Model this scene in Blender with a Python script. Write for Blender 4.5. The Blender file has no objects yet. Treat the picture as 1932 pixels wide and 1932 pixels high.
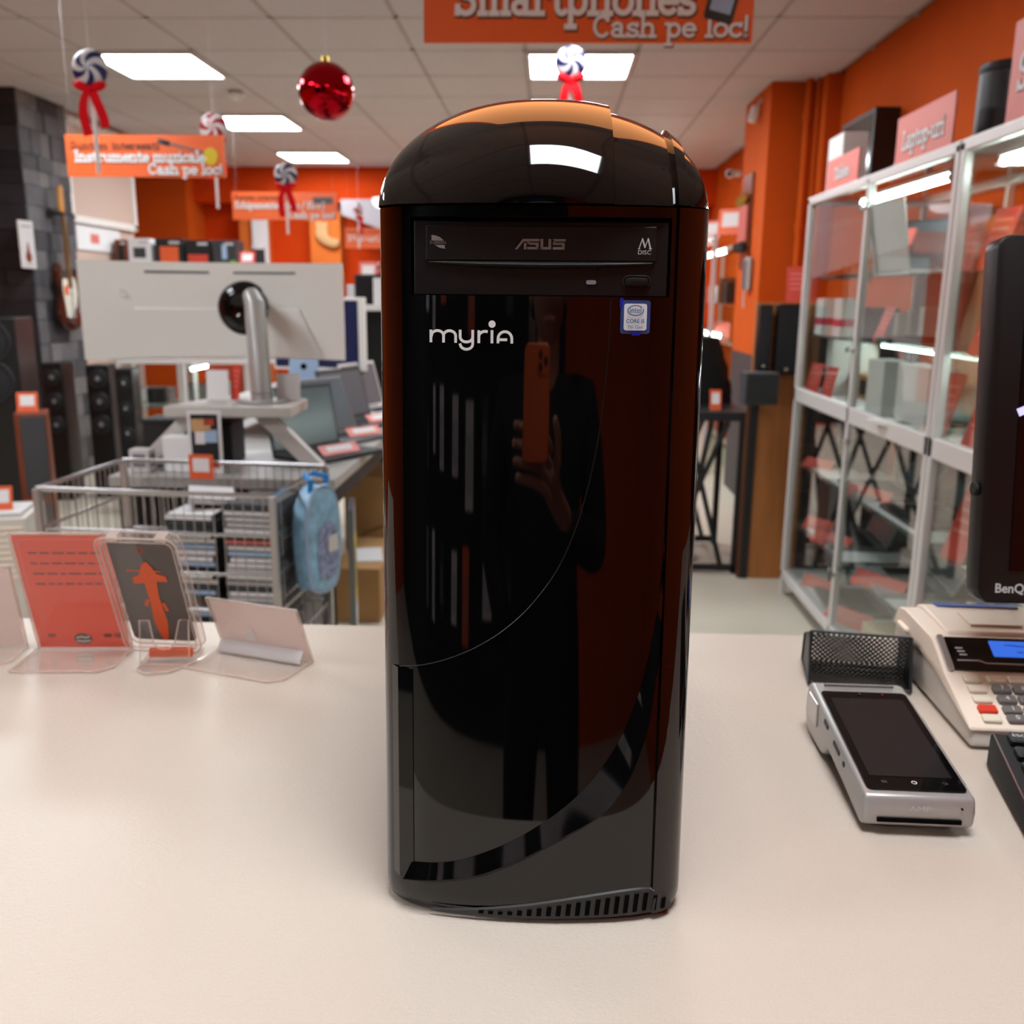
import bpy, bmesh, math, random
from mathutils import Vector, Matrix, Euler
R = math.radians
SC = bpy.context.scene
COL = SC.collection
random.seed(7)

# ------------------------------------------------------------------ camera
cam_d = bpy.data.cameras.new('camera')
cam_d.sensor_width = 36.0
cam_d.lens = 36.0 * 1766.0 / 1932.0
cam_d.clip_start = 0.02
cam_d.clip_end = 60
cam_d.dof.use_dof = True
cam_d.dof.focus_distance = 0.535
cam_d.dof.aperture_fstop = 11.0
cam = bpy.data.objects.new('camera', cam_d)
COL.objects.link(cam)
EYE = Vector((0, 0, 1.345))
cam.matrix_world = (Matrix.Translation(EYE) @ Matrix.Rotation(R(2.085), 4, 'Z')
                    @ Matrix.Rotation(R(90 - 12.95), 4, 'X') @ Matrix.Rotation(R(0.55), 4, 'Z'))
SC.camera = cam

# ------------------------------------------------------------------ world, exposure
wd = bpy.data.worlds.new('world'); SC.world = wd
wd.use_nodes = True
wd.node_tree.nodes['Background'].inputs[0].default_value = (0.55, 0.6, 0.7, 1)
wd.node_tree.nodes['Background'].inputs[1].default_value = 0.15
SC.view_settings.view_transform = 'Standard'
SC.view_settings.look = 'None'
SC.view_settings.exposure = 0.0
SC.view_settings.gamma = 1.0
SC.view_settings.use_curve_mapping = False
SC.cycles.use_denoising = True
SC.cycles.max_bounces = 5
SC.cycles.diffuse_bounces = 3
SC.cycles.glossy_bounces = 3
SC.cycles.transmission_bounces = 2
SC.cycles.caustics_reflective = False
SC.cycles.caustics_refractive = False
SC.cycles.use_adaptive_sampling = True
SC.cycles.adaptive_threshold = 0.08
SC.cycles.use_light_tree = False
SC.cycles.transparent_max_bounces = 14
SC.cycles.sample_clamp_indirect = 6.0
PANEL_W = 29.0      # radiance of the ceiling panels
TUBE_W = 32.0       # radiance of the cabinet tubes

# ------------------------------------------------------------------ materials
def lin(c):
    c = c / 255.0
    return c / 12.92 if c <= 0.04045 else ((c + 0.055) / 1.055) ** 2.4
def rgb(r, g, b): return (lin(r), lin(g), lin(b), 1.0)
MATS = {}
def mat(name, col, rough=0.5, metal=0.0, spec=0.5, coat=0.0, noise=0.0, nscale=40.0, bump=0.0, bscale=200.0,
        emit=None, estr=0.0, ior=None, trans=0.0, stretch=None, alpha=1.0):
    m = bpy.data.materials.new(name); m.use_nodes = True
    nt = m.node_tree; b = nt.nodes['Principled BSDF']
    c = rgb(*col)
    b.inputs['Base Color'].default_value = c
    b.inputs['Roughness'].default_value = rough
    b.inputs['Metallic'].default_value = metal
    b.inputs['Specular IOR Level'].default_value = spec
    b.inputs['Coat Weight'].default_value = coat
    b.inputs['Coat Roughness'].default_value = 0.04
    if ior: b.inputs['IOR'].default_value = ior
    if trans: b.inputs['Transmission Weight'].default_value = trans
    if emit:
        b.inputs['Emission Color'].default_value = rgb(*emit)
        b.inputs['Emission Strength'].default_value = estr
    tc = None
    if noise or bump:
        tc = nt.nodes.new('ShaderNodeTexCoord')
        mp = nt.nodes.new('ShaderNodeMapping')
        nt.links.new(tc.outputs['Object'], mp.inputs['Vector'])
        if stretch: mp.inputs['Scale'].default_value = stretch
    if noise:
        n = nt.nodes.new('ShaderNodeTexNoise'); n.inputs['Scale'].default_value = nscale
        n.inputs['Detail'].default_value = 5
        nt.links.new(mp.outputs['Vector'], n.inputs['Vector'])
        r = nt.nodes.new('ShaderNodeValToRGB')
        lo = [max(0, x * (1 - noise)) for x in c[:3]] + [1]
        hi = [min(1, x * (1 + noise)) for x in c[:3]] + [1]
        r.color_ramp.elements[0].position = 0.3; r.color_ramp.elements[0].color = lo
        r.color_ramp.elements[1].position = 0.7; r.color_ramp.elements[1].color = hi
        nt.links.new(n.outputs['Fac'], r.inputs['Fac'])
        nt.links.new(r.outputs['Color'], b.inputs['Base Color'])
    if bump:
        n2 = nt.nodes.new('ShaderNodeTexNoise'); n2.inputs['Scale'].default_value = bscale
        n2.inputs['Detail'].default_value = 2
        nt.links.new(mp.outputs['Vector'], n2.inputs['Vector'])
        bp = nt.nodes.new('ShaderNodeBump'); bp.inputs['Strength'].default_value = bump
        bp.inputs['Distance'].default_value = 0.001
        nt.links.new(n2.outputs['Fac'], bp.inputs['Height'])
        nt.links.new(bp.outputs['Normal'], b.inputs['Normal'])
    MATS[name] = m
    return m
def glass(name, tint, refl=0.06, rough=0.0, body=0.0, bodycol=(230, 235, 235)):
    """clear sheet: see-through with a mirror reflection that grows towards grazing angles"""
    m = bpy.data.materials.new(name); m.use_nodes = True
    nt = m.node_tree; nt.nodes.clear()
    out = nt.nodes.new('ShaderNodeOutputMaterial')
    tr = nt.nodes.new('ShaderNodeBsdfTransparent'); tr.inputs[0].default_value = rgb(*tint)
    gl = nt.nodes.new('ShaderNodeBsdfGlossy'); gl.inputs['Roughness'].default_value = rough
    gl.inputs[0].default_value = (1, 1, 1, 1)
    fr = nt.nodes.new('ShaderNodeFresnel')
    ge = nt.nodes.new('ShaderNodeNewGeometry'); mp = nt.nodes.new('ShaderNodeMapRange')   # same reflectance on entry and exit
    mp.inputs['To Min'].default_value = 1.45; mp.inputs['To Max'].default_value = 1 / 1.45
    nt.links.new(ge.outputs['Backfacing'], mp.inputs['Value']); nt.links.new(mp.outputs['Result'], fr.inputs['IOR'])
    mx = nt.nodes.new('ShaderNodeMixShader')
    nt.links.new(fr.outputs[0], mx.inputs[0])
    last = tr.outputs[0]
    if body:
        df = nt.nodes.new('ShaderNodeBsdfDiffuse'); df.inputs[0].default_value = rgb(*bodycol)
        m2 = nt.nodes.new('ShaderNodeMixShader'); m2.inputs[0].default_value = body
        nt.links.new(tr.outputs[0], m2.inputs[1]); nt.links.new(df.outputs[0], m2.inputs[2])
        last = m2.outputs[0]
    nt.links.new(last, mx.inputs[1]); nt.links.new(gl.outputs[0], mx.inputs[2])
    nt.links.new(mx.outputs[0], out.inputs[0])
    MATS[name] = m
    return m
def emis(name, col, strength):
    m = bpy.data.materials.new(name); m.use_nodes = True
    nt = m.node_tree; nt.nodes.clear()
    out = nt.nodes.new('ShaderNodeOutputMaterial'); e = nt.nodes.new('ShaderNodeEmission')
    e.inputs[0].default_value = rgb(*col); e.inputs[1].default_value = strength
    nt.links.new(e.outputs[0], out.inputs[0])
    MATS[name] = m
    return m

mat('ceiling_tile', (209, 205, 203), 0.9, noise=0.04, nscale=60, bump=0.3, bscale=300)
mat('ceiling_grid', (178, 170, 165), 0.7)
mat('orange_wall', (206, 86, 20), 0.8, spec=0.15, noise=0.05, nscale=3)
mat('orange_wall_red', (210, 66, 8), 0.8, spec=0.15, noise=0.05, nscale=3)
mat('orange_trim', (222, 116, 50), 0.8, spec=0.15, noise=0.04, nscale=3)
mat('grey_wall', (196, 188, 190), 0.8, noise=0.03, nscale=4)
mat('soffit_grey', (150, 143, 147), 0.8)
mat('case_back_low', (92, 88, 85), 0.6)
mat('case_back_hazy', (126, 100, 88), 0.5)  # wall brown greyed by reflections in the glass, that haze put into the colour
mat('riser_grey', (196, 190, 184), 0.42)
mat('dark_wall', (38, 38, 42), 0.7, noise=0.1, nscale=6)
mat('cream_wall', (205, 180, 165), 0.8)
mat('wainscot', (58, 58, 60), 0.6)
mat('floor', (204, 195, 177), 0.45, noise=0.05, nscale=2.5)
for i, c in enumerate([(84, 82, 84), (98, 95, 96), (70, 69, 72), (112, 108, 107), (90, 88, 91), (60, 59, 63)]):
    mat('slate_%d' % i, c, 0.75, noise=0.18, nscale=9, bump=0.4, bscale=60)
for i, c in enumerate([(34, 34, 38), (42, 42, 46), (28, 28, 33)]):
    mat('slate_dark_%d' % i, c, 0.7, noise=0.2, nscale=9, bump=0.4, bscale=60)  # same stone on the pillar's front face, its shade put into the colour
mat('counter_top', (208, 195, 181), 0.34, spec=0.5, noise=0.035, nscale=900, bump=0.45, bscale=430, stretch=(0.7, 1, 1))
mat('counter_body', (205, 198, 190), 0.6)
mat('black_gloss', (4, 4, 5), 0.035, spec=0.55, ior=1.52)
mat('black_satin', (14, 14, 15), 0.38, noise=0.1, nscale=600)
mat('black_matte', (13, 13, 14), 0.6)
mat('black_soft', (24, 24, 26), 0.75)
mat('void_black', (2, 2, 2), 0.9, spec=0.1)
mat('vent_grey', (42, 42, 43), 0.5)
mat('print_silver', (150, 142, 140), 0.4)
mat('print_grey', (196, 196, 198), 0.4)
mat('print_white', (236, 236, 236), 0.6)
mat('print_black', (30, 26, 26), 0.6)
mat('led_lens', (140, 148, 160), 0.25)
mat('sticker_blue', (70, 110, 190), 0.3, metal=0.6)
mat('sticker_holo', (40, 60, 235), 0.25, metal=0.5)
mat('sticker_white', (226, 230, 234), 0.35)
mat('intel_blue', (30, 96, 150), 0.4)
mat('silver_metal', (196, 193, 190), 0.32, metal=0.85)
mat('silver_paint', (176, 174, 172), 0.35, metal=0.35)
mat('chrome', (225, 225, 228), 0.12, metal=1.0)
mat('alu_frame', (222, 218, 215), 0.38, metal=0.25)
mat('white_plastic', (226, 224, 220), 0.4)
mat('white_monitor', (238, 235, 229), 0.42)
mat('white_card', (232, 228, 228), 0.7)
mat('pink_card', (226, 205, 200), 0.6)
mat('paper_grey', (200, 196, 196), 0.8)
mat('red_card', (206, 66, 50), 0.45, noise=0.04, nscale=30)
mat('red_card_pink', (226, 120, 108), 0.5)
mat('orange_card', (232, 98, 48), 0.5)
mat('sign_orange', (238, 104, 46), 0.42, noise=0.03, nscale=5)
mat('sign_shadow', (120, 70, 50), 0.7)
mat('cream_plastic', (246, 229, 211), 0.38)
mat('cream_side', (208, 200, 191), 0.45)
mat('key_cream', (236, 226, 206), 0.4)
mat('key_grey', (112, 106, 104), 0.42)
mat('key_red', (226, 62, 40), 0.4)
mat('lcd_blue', (40, 90, 225), 0.3, emit=(62, 122, 245), estr=0.75)
mat('lcd_text', (50, 60, 150), 0.4)
mat('screen_black', (10, 8, 9), 0.06, spec=0.5)
mat('screen_grey', (38, 34, 35), 0.12, spec=0.5)
mat('screen_blue', (12, 34, 66), 0.2, emit=(14, 38, 72), estr=0.35)
mat('bauble_red', (178, 12, 28), 0.06, metal=1.0)
mat('bauble_gold', (190, 158, 70), 0.3, metal=0.9)
mat('candy_white', (196, 188, 187), 0.5, spec=0.3)
mat('candy_blue', (14, 20, 72), 0.3)
mat('candy_red', (140, 14, 30), 0.3)
mat('ribbon_red', (206, 16, 26), 0.8, spec=0.1)
mat('stick_white', (212, 202, 198), 0.5)
mat('wood', (176, 112, 58), 0.45, noise=0.14, nscale=7, stretch=(6, 6, 0.6))
mat('wood_dark', (96, 52, 24), 0.4, noise=0.2, nscale=7, stretch=(6, 6, 0.6))
mat('wood_red', (118, 52, 22), 0.35, noise=0.2, nscale=8, stretch=(6, 6, 0.6))
mat('guitar_maple', (196, 132, 52), 0.35, noise=0.1, nscale=8)
mat('guitar_neck', (120, 82, 40), 0.4)
mat('guitar_burst', (58, 22, 10), 0.15, coat=0.6, noise=0.5, nscale=4)
mat('guitar_white', (228, 222, 206), 0.35)
mat('cardboard', (186, 142, 92), 0.8, noise=0.05, nscale=12)
mat('cardboard_dark', (156, 118, 76), 0.8, noise=0.05, nscale=12)
mat('cardboard_pale', (208, 184, 146), 0.8)
mat('desk_grey', (168, 164, 160), 0.45, noise=0.03, nscale=20)
mat('desk_dark', (24, 24, 26), 0.6)
mat('screen_sheen', (104, 114, 120), 0.2, spec=0.6)  # laptop screens: their grey-blue reflection is put into the base colour
mat('laptop_grey', (128, 131, 134), 0.35, metal=0.5)
mat('laptop_dark', (66, 70, 72), 0.35, metal=0.3)
mat('laptop_silver', (190, 190, 194), 0.35, metal=0.5)
mat('pale_blue', (168, 192, 222), 0.4, metal=0.1)
mat('bag_blue', (150, 196, 228), 0.4, noise=0.3, nscale=28)
mat('bag_strap', (20, 140, 220), 0.5)
mat('bag_print', (150, 160, 200), 0.5, noise=0.5, nscale=60)
mat('yellow_print', (222, 192, 40), 0.6)
mat('green_print', (120, 190, 60), 0.6)
mat('blue_print', (60, 90, 170), 0.5)
mat('magenta_print', (206, 60, 90), 0.6)
mat('fabric_black', (9, 9, 11), 0.9, bump=0.4, bscale=60)
mat('skin', (196, 142, 118), 0.55, noise=0.05, nscale=30)
mat('hair', (34, 24, 20), 0.6)
mat('phone_orange', (206, 96, 48), 0.3, metal=0.3)
mat('stocking', (204, 160, 112), 0.9, noise=0.08, nscale=40)
mat('steel_dark', (48, 48, 50), 0.5, metal=0.5)
mat('wire_steel', (198, 196, 198), 0.2, metal=1.0)
mat('mesh_black', (20, 19, 20), 0.45, metal=0.4)
glass('clear_glass', (247, 250, 248))
glass('shelf_glass', (238, 247, 243), body=0.05, bodycol=(200, 230, 220))
glass('acrylic', (253, 251, 250), body=0.03, bodycol=(240, 232, 228))
glass('acrylic_edge', (252, 244, 240), body=0.35, bodycol=(246, 232, 224))
glass('poly_bag', (245, 245, 248), rough=0.1, body=0.12)
glass('tinted_film', (205, 198, 196), body=0.25, bodycol=(90, 86, 84))
def paper(name, col, tl=0.5, rough=0.6):
    """thin card that lets light through"""
    m = bpy.data.materials.new(name); m.use_nodes = True
    nt = m.node_tree; b = nt.nodes['Principled BSDF']; out = nt.nodes['Material Output']
    b.inputs['Base Color'].default_value = rgb(*col); b.inputs['Roughness'].default_value = rough
    tr = nt.nodes.new('ShaderNodeBsdfTranslucent'); tr.inputs[0].default_value = rgb(*col)
    mx = nt.nodes.new('ShaderNodeMixShader'); mx.inputs[0].default_value = tl
    nt.links.new(b.outputs[0], mx.inputs[1]); nt.links.new(tr.outputs[0], mx.inputs[2]); nt.links.new(mx.outputs[0], out.inputs[0])
    MATS[name] = m
paper('red_translucent', (246, 86, 62)); paper('pink_translucent', (244, 224, 218), 0.55); paper('white_translucent', (244, 240, 240), 0.5)
paper('grey_translucent', (120, 112, 108), 0.3)
emis('panel_light', (244, 250, 255), PANEL_W)
emis('tube_light', (236, 255, 250), TUBE_W)
emis('lamp_glow', (230, 245, 250), 2.0)
emis('lightbox_orange', (255, 168, 104), 2.6)

# ------------------------------------------------------------------ mesh builder
class MB:
    def __init__(s): s.v = []; s.f = []
    def add(s, vs, fs, M=None):
        o = len(s.v)
        s.v += [tuple(M @ Vector(p)) if M else tuple(p) for p in vs]
        s.f += [tuple(i + o for i in f) for f in fs]
        return s
    def box(s, c, d, rot=None):
        x, y, z = d[0] / 2, d[1] / 2, d[2] / 2
        vs = [(-x, -y, -z), (x, -y, -z), (x, y, -z), (-x, y, -z), (-x, -y, z), (x, -y, z), (x, y, z), (-x, y, z)]
        fs = [(0, 3, 2, 1), (4, 5, 6, 7), (0, 1, 5, 4), (1, 2, 6, 5), (2, 3, 7, 6), (3, 0, 4, 7)]
        M = Matrix.Translation(c)
        if rot: M = M @ Euler([R(a) for a in rot]).to_matrix().to_4x4()
        return s.add(vs, fs, M)
    def span(s, a, b):
        c = [(a[i] + b[i]) / 2 for i in range(3)]; d = [abs(b[i] - a[i]) for i in range(3)]
        return s.box(c, d)
    def cyl(s, a, b, r, r2=None, n=16):
        a, b = Vector(a), Vector(b); r2 = r if r2 is None else r2
        ax = (b - a).normalized(); q = ax.to_track_quat('Z', 'Y').to_matrix()
        vs = []
        for (p, rr) in ((a, r), (b, r2)):
            for k in range(n):
                t = 2 * math.pi * k / n
                vs.append(p + q @ Vector((rr * math.cos(t), rr * math.sin(t), 0)))
        fs = [(k, (k + 1) % n, n + (k + 1) % n, n + k) for k in range(n)]
        fs += [tuple(range(n - 1, -1, -1)), tuple(range(n, 2 * n))]
        return s.add(vs, fs)
    def tube(s, pts, r, n=8, closed=False):
        pts = [Vector(p) for p in pts]
        rs = r if isinstance(r, (list, tuple)) else [r] * len(pts)
        N = len(pts); vs = []; prev = None
        for i, p in enumerate(pts):
            if closed: t = pts[(i + 1) % N] - pts[i - 1]
            else: t = pts[min(i + 1, N - 1)] - pts[max(i - 1, 0)]
            t.normalize()
            if prev is None:
                u = t.orthogonal().normalized()
            else:
                u = (prev - t * prev.dot(t)); u = u.normalized() if u.length > 1e-6 else t.orthogonal().normalized()
            prev = u; w = t.cross(u)
            for k in range(n):
                a = 2 * math.pi * k / n
                vs.append(p + (u * math.cos(a) + w * math.sin(a)) * rs[i])
        fs = []
        for i in range(N if closed else N - 1):
            j = (i + 1) % N
            for k in range(n):
                fs.append((i * n + k, i * n + (k + 1) % n, j * n + (k + 1) % n, j * n + k))
        if not closed:
            fs += [tuple(range(n - 1, -1, -1)), tuple(range((N - 1) * n, N * n))]
        return s.add(vs, fs)
    def prism(s, poly, h, M=None):
        """polygon in XY extruded 0..h in Z"""
        n = len(poly)
        vs = [(x, y, 0) for x, y in poly] + [(x, y, h) for x, y in poly]
        fs = [(k, (k + 1) % n, n + (k + 1) % n, n + k) for k in range(n)]
        fs += [tuple(range(n - 1, -1, -1)), tuple(range(n, 2 * n))]
        return s.add(vs, fs, M)
    def lathe(s, prof, n=24, M=None):
        vs = []; fs = []; m = len(prof)
        for k in range(n):
            a = 2 * math.pi * k / n
            for r, z in prof: vs.append((r * math.cos(a), r * math.sin(a), z))
        for k in range(n):
            j = (k + 1) % n
            for i in range(m - 1): fs.append((k * m + i, j * m + i, j * m + i + 1, k * m + i + 1))
        return s.add(vs, fs, M)
    def grid(s, rows):
        n = len(rows[0]); vs = [p for r in rows for p in r]; fs = []
        for i in range(len(rows) - 1):
            for k in range(n - 1): fs.append((i * n + k, i * n + k + 1, (i + 1) * n + k + 1, (i + 1) * n + k))
        return s.add(vs, fs)
    def mesh(s, name, m, smooth=False, bevel=0.0, seg=2, merge=False):
        me = bpy.data.meshes.new(name)
        me.from_pydata([tuple(v) for v in s.v], [], s.f)
        bm = bmesh.new(); bm.from_mesh(me)
        if merge: bmesh.ops.remove_doubles(bm, verts=bm.verts, dist=1e-5)
        bmesh.ops.recalc_face_normals(bm, faces=bm.faces)
        if bevel:
            es = [e for e in bm.edges if len(e.link_faces) == 2 and e.calc_face_angle(0) > 0.5]
            bmesh.ops.bevel(bm, geom=es, offset=bevel, segments=seg, affect='EDGES', profile=0.5, clamp_overlap=True)
        if smooth:
            for f in bm.faces: f.smooth = True
            if smooth != 'all':
                for e in bm.edges:
                    if len(e.link_faces) == 2 and e.calc_face_angle(0) > R(38): e.smooth = False
        bm.to_mesh(me); bm.free()
        if isinstance(m, str): m = MATS[m]
        me.materials.append(m)
        return me
    def build(s, name, m, parent=None, smooth=False, bevel=0.0, seg=2, loc=None, rot=None, merge=False):
        return link(name, s.mesh(name, m, smooth, bevel, seg, merge), parent, loc, rot)
def link(name, me, parent=None, loc=None, rot=None):
    o = bpy.data.objects.new(name, me); COL.objects.link(o)
    if parent is not None: o.parent = parent
    if loc is not None: o.location = loc
    if rot is not None: o.rotation_euler = [R(a) for a in rot]
    return o
def tag(o, label, cat, group=None):
    o['label'] = label; o['category'] = cat
    if group: o['group'] = group
    return o
def thing(name, label, cat, loc=(0, 0, 0), rot=(0, 0, 0), group=None):
    o = bpy.data.objects.new(name, None); COL.objects.link(o)
    o.location = loc; o.rotation_euler = [R(a) for a in rot]; o.empty_display_size = 0.05
    return tag(o, label, cat, group)
def struct(o): o['kind'] = 'structure'; return o
def rot4(a, ax): return Matrix.Rotation(R(a), 4, ax)
def T4(*p): return Matrix.Translation(p)
def rrect(w, h, r, n=5, cx=0, cy=0):
    pts = []
    for (sx, sy, a0) in ((1, 1, 0), (-1, 1, 90), (-1, -1, 180), (1, -1, 270)):
        for k in range(n + 1):
            a = R(a0 + 90 * k / n)
            pts.append((cx + sx * (w / 2 - r) + r * math.cos(a), cy + sy * (h / 2 - r) + r * math.sin(a)))
    return pts

# ------------------------------------------------------------------ lettering
def arc(cx, cy, rx, ry, a0, a1, n=10):
    return [(cx + rx * math.cos(R(a0 + (a1 - a0) * k / n)), cy + ry * math.sin(R(a0 + (a1 - a0) * k / n))) for k in range(n + 1)]
def ser(x, y, w=.2): return [(x - w, y), (x + w, y)]
G = {
 'a': (.95, [arc(.38, .68, .26, .26, 165, 0), [(.64, .68), (.64, .06), (.86, .06)], arc(.37, .3, .27, .24, 0, 360, 16)]),
 'b': (1.0, [[(.0, 1.45), (.18, 1.45), (.18, .06)], arc(.5, .47, .32, .41, 0, 360, 18)]),
 'c': (.85, [arc(.45, .47, .36, .41, 40, 320, 16), [(.72, .74), (.74, .92)]]),
 'd': (1.0, [[(.55, 1.45), (.78, 1.45), (.78, .06), (.95, .06)], arc(.44, .47, .33, .41, 0, 360, 18)]),
 'e': (.88, [arc(.45, .47, .36, .41, 0, 315, 16), [(.09, .5), (.81, .5)]]),
 'f': (.68, [arc(.52, 1.2, .26, .26, 60, 180, 6) + [(.26, .04)], [(.02, .88), (.6, .88)], ser(.28, .04)]),
 'h': (1.08, [[(.02, 1.45), (.22, 1.45), (.22, .05)], [(.22, .6)] + arc(.52, .6, .3, .28, 180, 0, 8) + [(.82, .05)], ser(.22, .05), ser(.82, .05)]),
 'i': (.5, [[(.06, .88), (.26, .88), (.26, .05)], ser(.26, .05), arc(.24, 1.28, .05, .05, 0, 360, 6)]),
 'l': (.5, [[(.06, 1.45), (.26, 1.45), (.26, .05)], ser(.26, .05)]),
 'm': (1.5, [[(.0, .88), (.2, .88), (.2, .05)], [(.2, .6)] + arc(.46, .6, .26, .28, 180, 0, 8) + [(.72, .05)], [(.72, .6)] + arc(.98, .6, .26, .28, 180, 0, 8) + [(1.24, .05)], ser(.2, .05, .16), ser(.72, .05, .16), ser(1.24, .05, .16)]),
 'n': (1.08, [[(.02, .88), (.22, .88), (.22, .05)], [(.22, .6)] + arc(.52, .6, .3, .28, 180, 0, 8) + [(.82, .05)], ser(.22, .05), ser(.82, .05)]),
 'o': (.95, [arc(.46, .47, .37, .41, 0, 360, 18)]),
 'p': (1.0, [[(.0, .88), (.2, .88), (.2, -.5)], arc(.52, .47, .32, .41, 0, 360, 18), ser(.2, -.5)]),
 'r': (.82, [[(.02, .88), (.22, .88), (.22, .05)], [(.22, .55)] + arc(.52, .55, .3, .33, 180, 50, 7), ser(.24, .05, .24)]),
 's': (.8, [arc(.4, .68, .27, .2, 30, 270, 9) + arc(.4, .26, .29, .21, 90, -150, 9), [(.66, .72), (.67, .9)], [(.11, .24), (.1, .03)]]),
 't': (.7, [[(.28, 1.2), (.28, .3)] + arc(.5, .3, .22, .25, 180, 320, 6), [(.04, .88), (.6, .88)]]),
 'u': (1.08, [[(.02, .88), (.2, .88), (.2, .35)] + arc(.5, .35, .3, .29, 180, 360, 8) + [(.8, .88)], [(.64, .88), (.8, .88), (.8, .05), (1.0, .05)]]),
 'v': (.95, [[(.1, .88), (.46, .05), (.82, .88)], ser(.12, .88), ser(.82, .88)]),
 'z': (.85, [[(.12, .7), (.12, .88), (.72, .88), (.1, .05), (.74, .05), (.74, .24)]]),
 'S': (1.05, [arc(.48, 1.05, .35, .33, 30, 270, 10) + arc(.48, .39, .37, .34, 90, -150, 10), [(.8, 1.1), (.82, 1.4)], [(.12, .36), (.1, .03)]]),
 'C': (1.12, [arc(.56, .72, .45, .67, 45, 315, 18), [(.9, 1.1), (.93, 1.4)]]),
 'I': (.6, [[(.3, 1.4), (.3, .05)], ser(.3, 1.4), ser(.3, .05)]),
 'E': (1.1, [[(.08, 1.4), (.94, 1.4), (.94, 1.1)], [(.26, 1.4), (.26, .05)], [(.08, .05), (.98, .05), (.98, .36)], [(.26, .74), (.7, .74)]]),
 'H': (1.3, [[(.26, 1.4), (.26, .05)], [(1.0, 1.4), (1.0, .05)], [(.26, .74), (1.0, .74)], ser(.26, 1.4), ser(.26, .05), ser(1.0, 1.4), ser(1.0, .05)]),
 'F': (1.05, [[(.08, 1.4), (.92, 1.4), (.92, 1.1)], [(.26, 1.4), (.26, .05)], ser(.28, .05, .22), [(.26, .74), (.7, .74)]]),
 'D': (1.25, [[(.08, 1.4), (.5, 1.4)] + arc(.5, .725, .56, .675, 90, -90, 12) + [(.08, .05)], [(.26, 1.4), (.26, .05)]]),
 'V': (1.2, [[(.14, 1.4), (.58, .05), (1.04, 1.4)], ser(.14, 1.4), ser(1.04, 1.4)]),
 'T': (1.15, [[(.1, 1.1), (.1, 1.4), (1.02, 1.4), (1.02, 1.1)], [(.56, 1.4), (.56, .05)], ser(.56, .05)]),
 'L': (1.05, [[(.26, 1.4), (.26, .05)], ser(.26, 1.4), [(.08, .05), (.94, .05), (.94, .4)]]),
 '-': (.6, [[(.08, .5), (.5, .5)]]),
 '/': (.75, [[(.06, -.15), (.66, 1.5)]]),
 '!': (.45, [[(.2, 1.4), (.2, .45)], arc(.2, .1, .04, .04, 0, 360, 6)]),
 ':': (.45, [arc(.2, .1, .04, .04, 0, 360, 6), arc(.2, .8, .04, .04, 0, 360, 6)]),
 ' ': (.55, []),
}
LIFT = [0]
def ribbon(mb, pts, w, fn):
    """flat mitred stroke: fn maps (x, y) to a 3D point; each stroke lies a hair above the last"""
    P_ = [pts[0]]
    for p in pts[1:]:
        if math.hypot(p[0] - P_[-1][0], p[1] - P_[-1][1]) > w * 0.02: P_.append(p)
    closed = len(P_) > 3 and math.hypot(P_[0][0] - P_[-1][0], P_[0][1] - P_[-1][1]) < w * 0.05
    if closed: P_ = P_[:-1]
    n = len(P_)
    if n < 2: return
    e = w * 0.1; x0, y0 = P_[0]
    o = Vector(fn(x0, y0)); nn = (Vector(fn(x0 + e, y0)) - o).cross(Vector(fn(x0, y0 + e)) - o).normalized()
    LIFT[0] = (LIFT[0] + 1) % 12
    nn = nn * (w * 0.004 * LIFT[0])
    L_, R_ = [], []
    for i, p in enumerate(P_):
        a = P_[i - 1] if (i > 0 or closed) else None; b_ = P_[(i + 1) % n] if (i < n - 1 or closed) else None
        d1 = Vector((p[0] - a[0], p[1] - a[1])).normalized() if a else None
        d2 = Vector((b_[0] - p[0], b_[1] - p[1])).normalized() if b_ else None
        d1 = d1 or d2; d2 = d2 or d1
        m = Vector((-(d1 + d2).y, (d1 + d2).x))
        m = m.normalized() if m.length > 1e-6 else Vector((-d1.y, d1.x))
        k = min(1.8, 1 / max(0.3, m.dot(Vector((-d1.y, d1.x)))))
        q = Vector(p)
        if not closed and i == 0: q = q - d1 * w * 0.35
        if not closed and i == n - 1: q = q + d1 * w * 0.35
        L_.append(Vector(fn(*(q + m * k * w / 2))) + nn); R_.append(Vector(fn(*(q - m * k * w / 2))) + nn)
    fs = [(i, (i + 1) % n, n + (i + 1) % n, n + i) for i in range(n if closed else n - 1)]
    mb.add(L_ + R_, fs)
def text_width(txt): return sum(G.get(c, G[' '])[0] for c in txt)
def slab(mb, txt, x, y, h, fn, w=.2, width=None):
    """typewriter lettering; h = x-height; x,y baseline start in the sign's plane"""
    sx = h if width is None else width / text_width(txt)
    cx = x
    for c in txt:
        adv, strokes = G.get(c, G[' '])
        for st in strokes:
            ribbon(mb, [(cx + px * sx, y + py * h) for px, py in st], w * min(sx, h), fn)
        cx += adv * sx
    return mb
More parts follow.
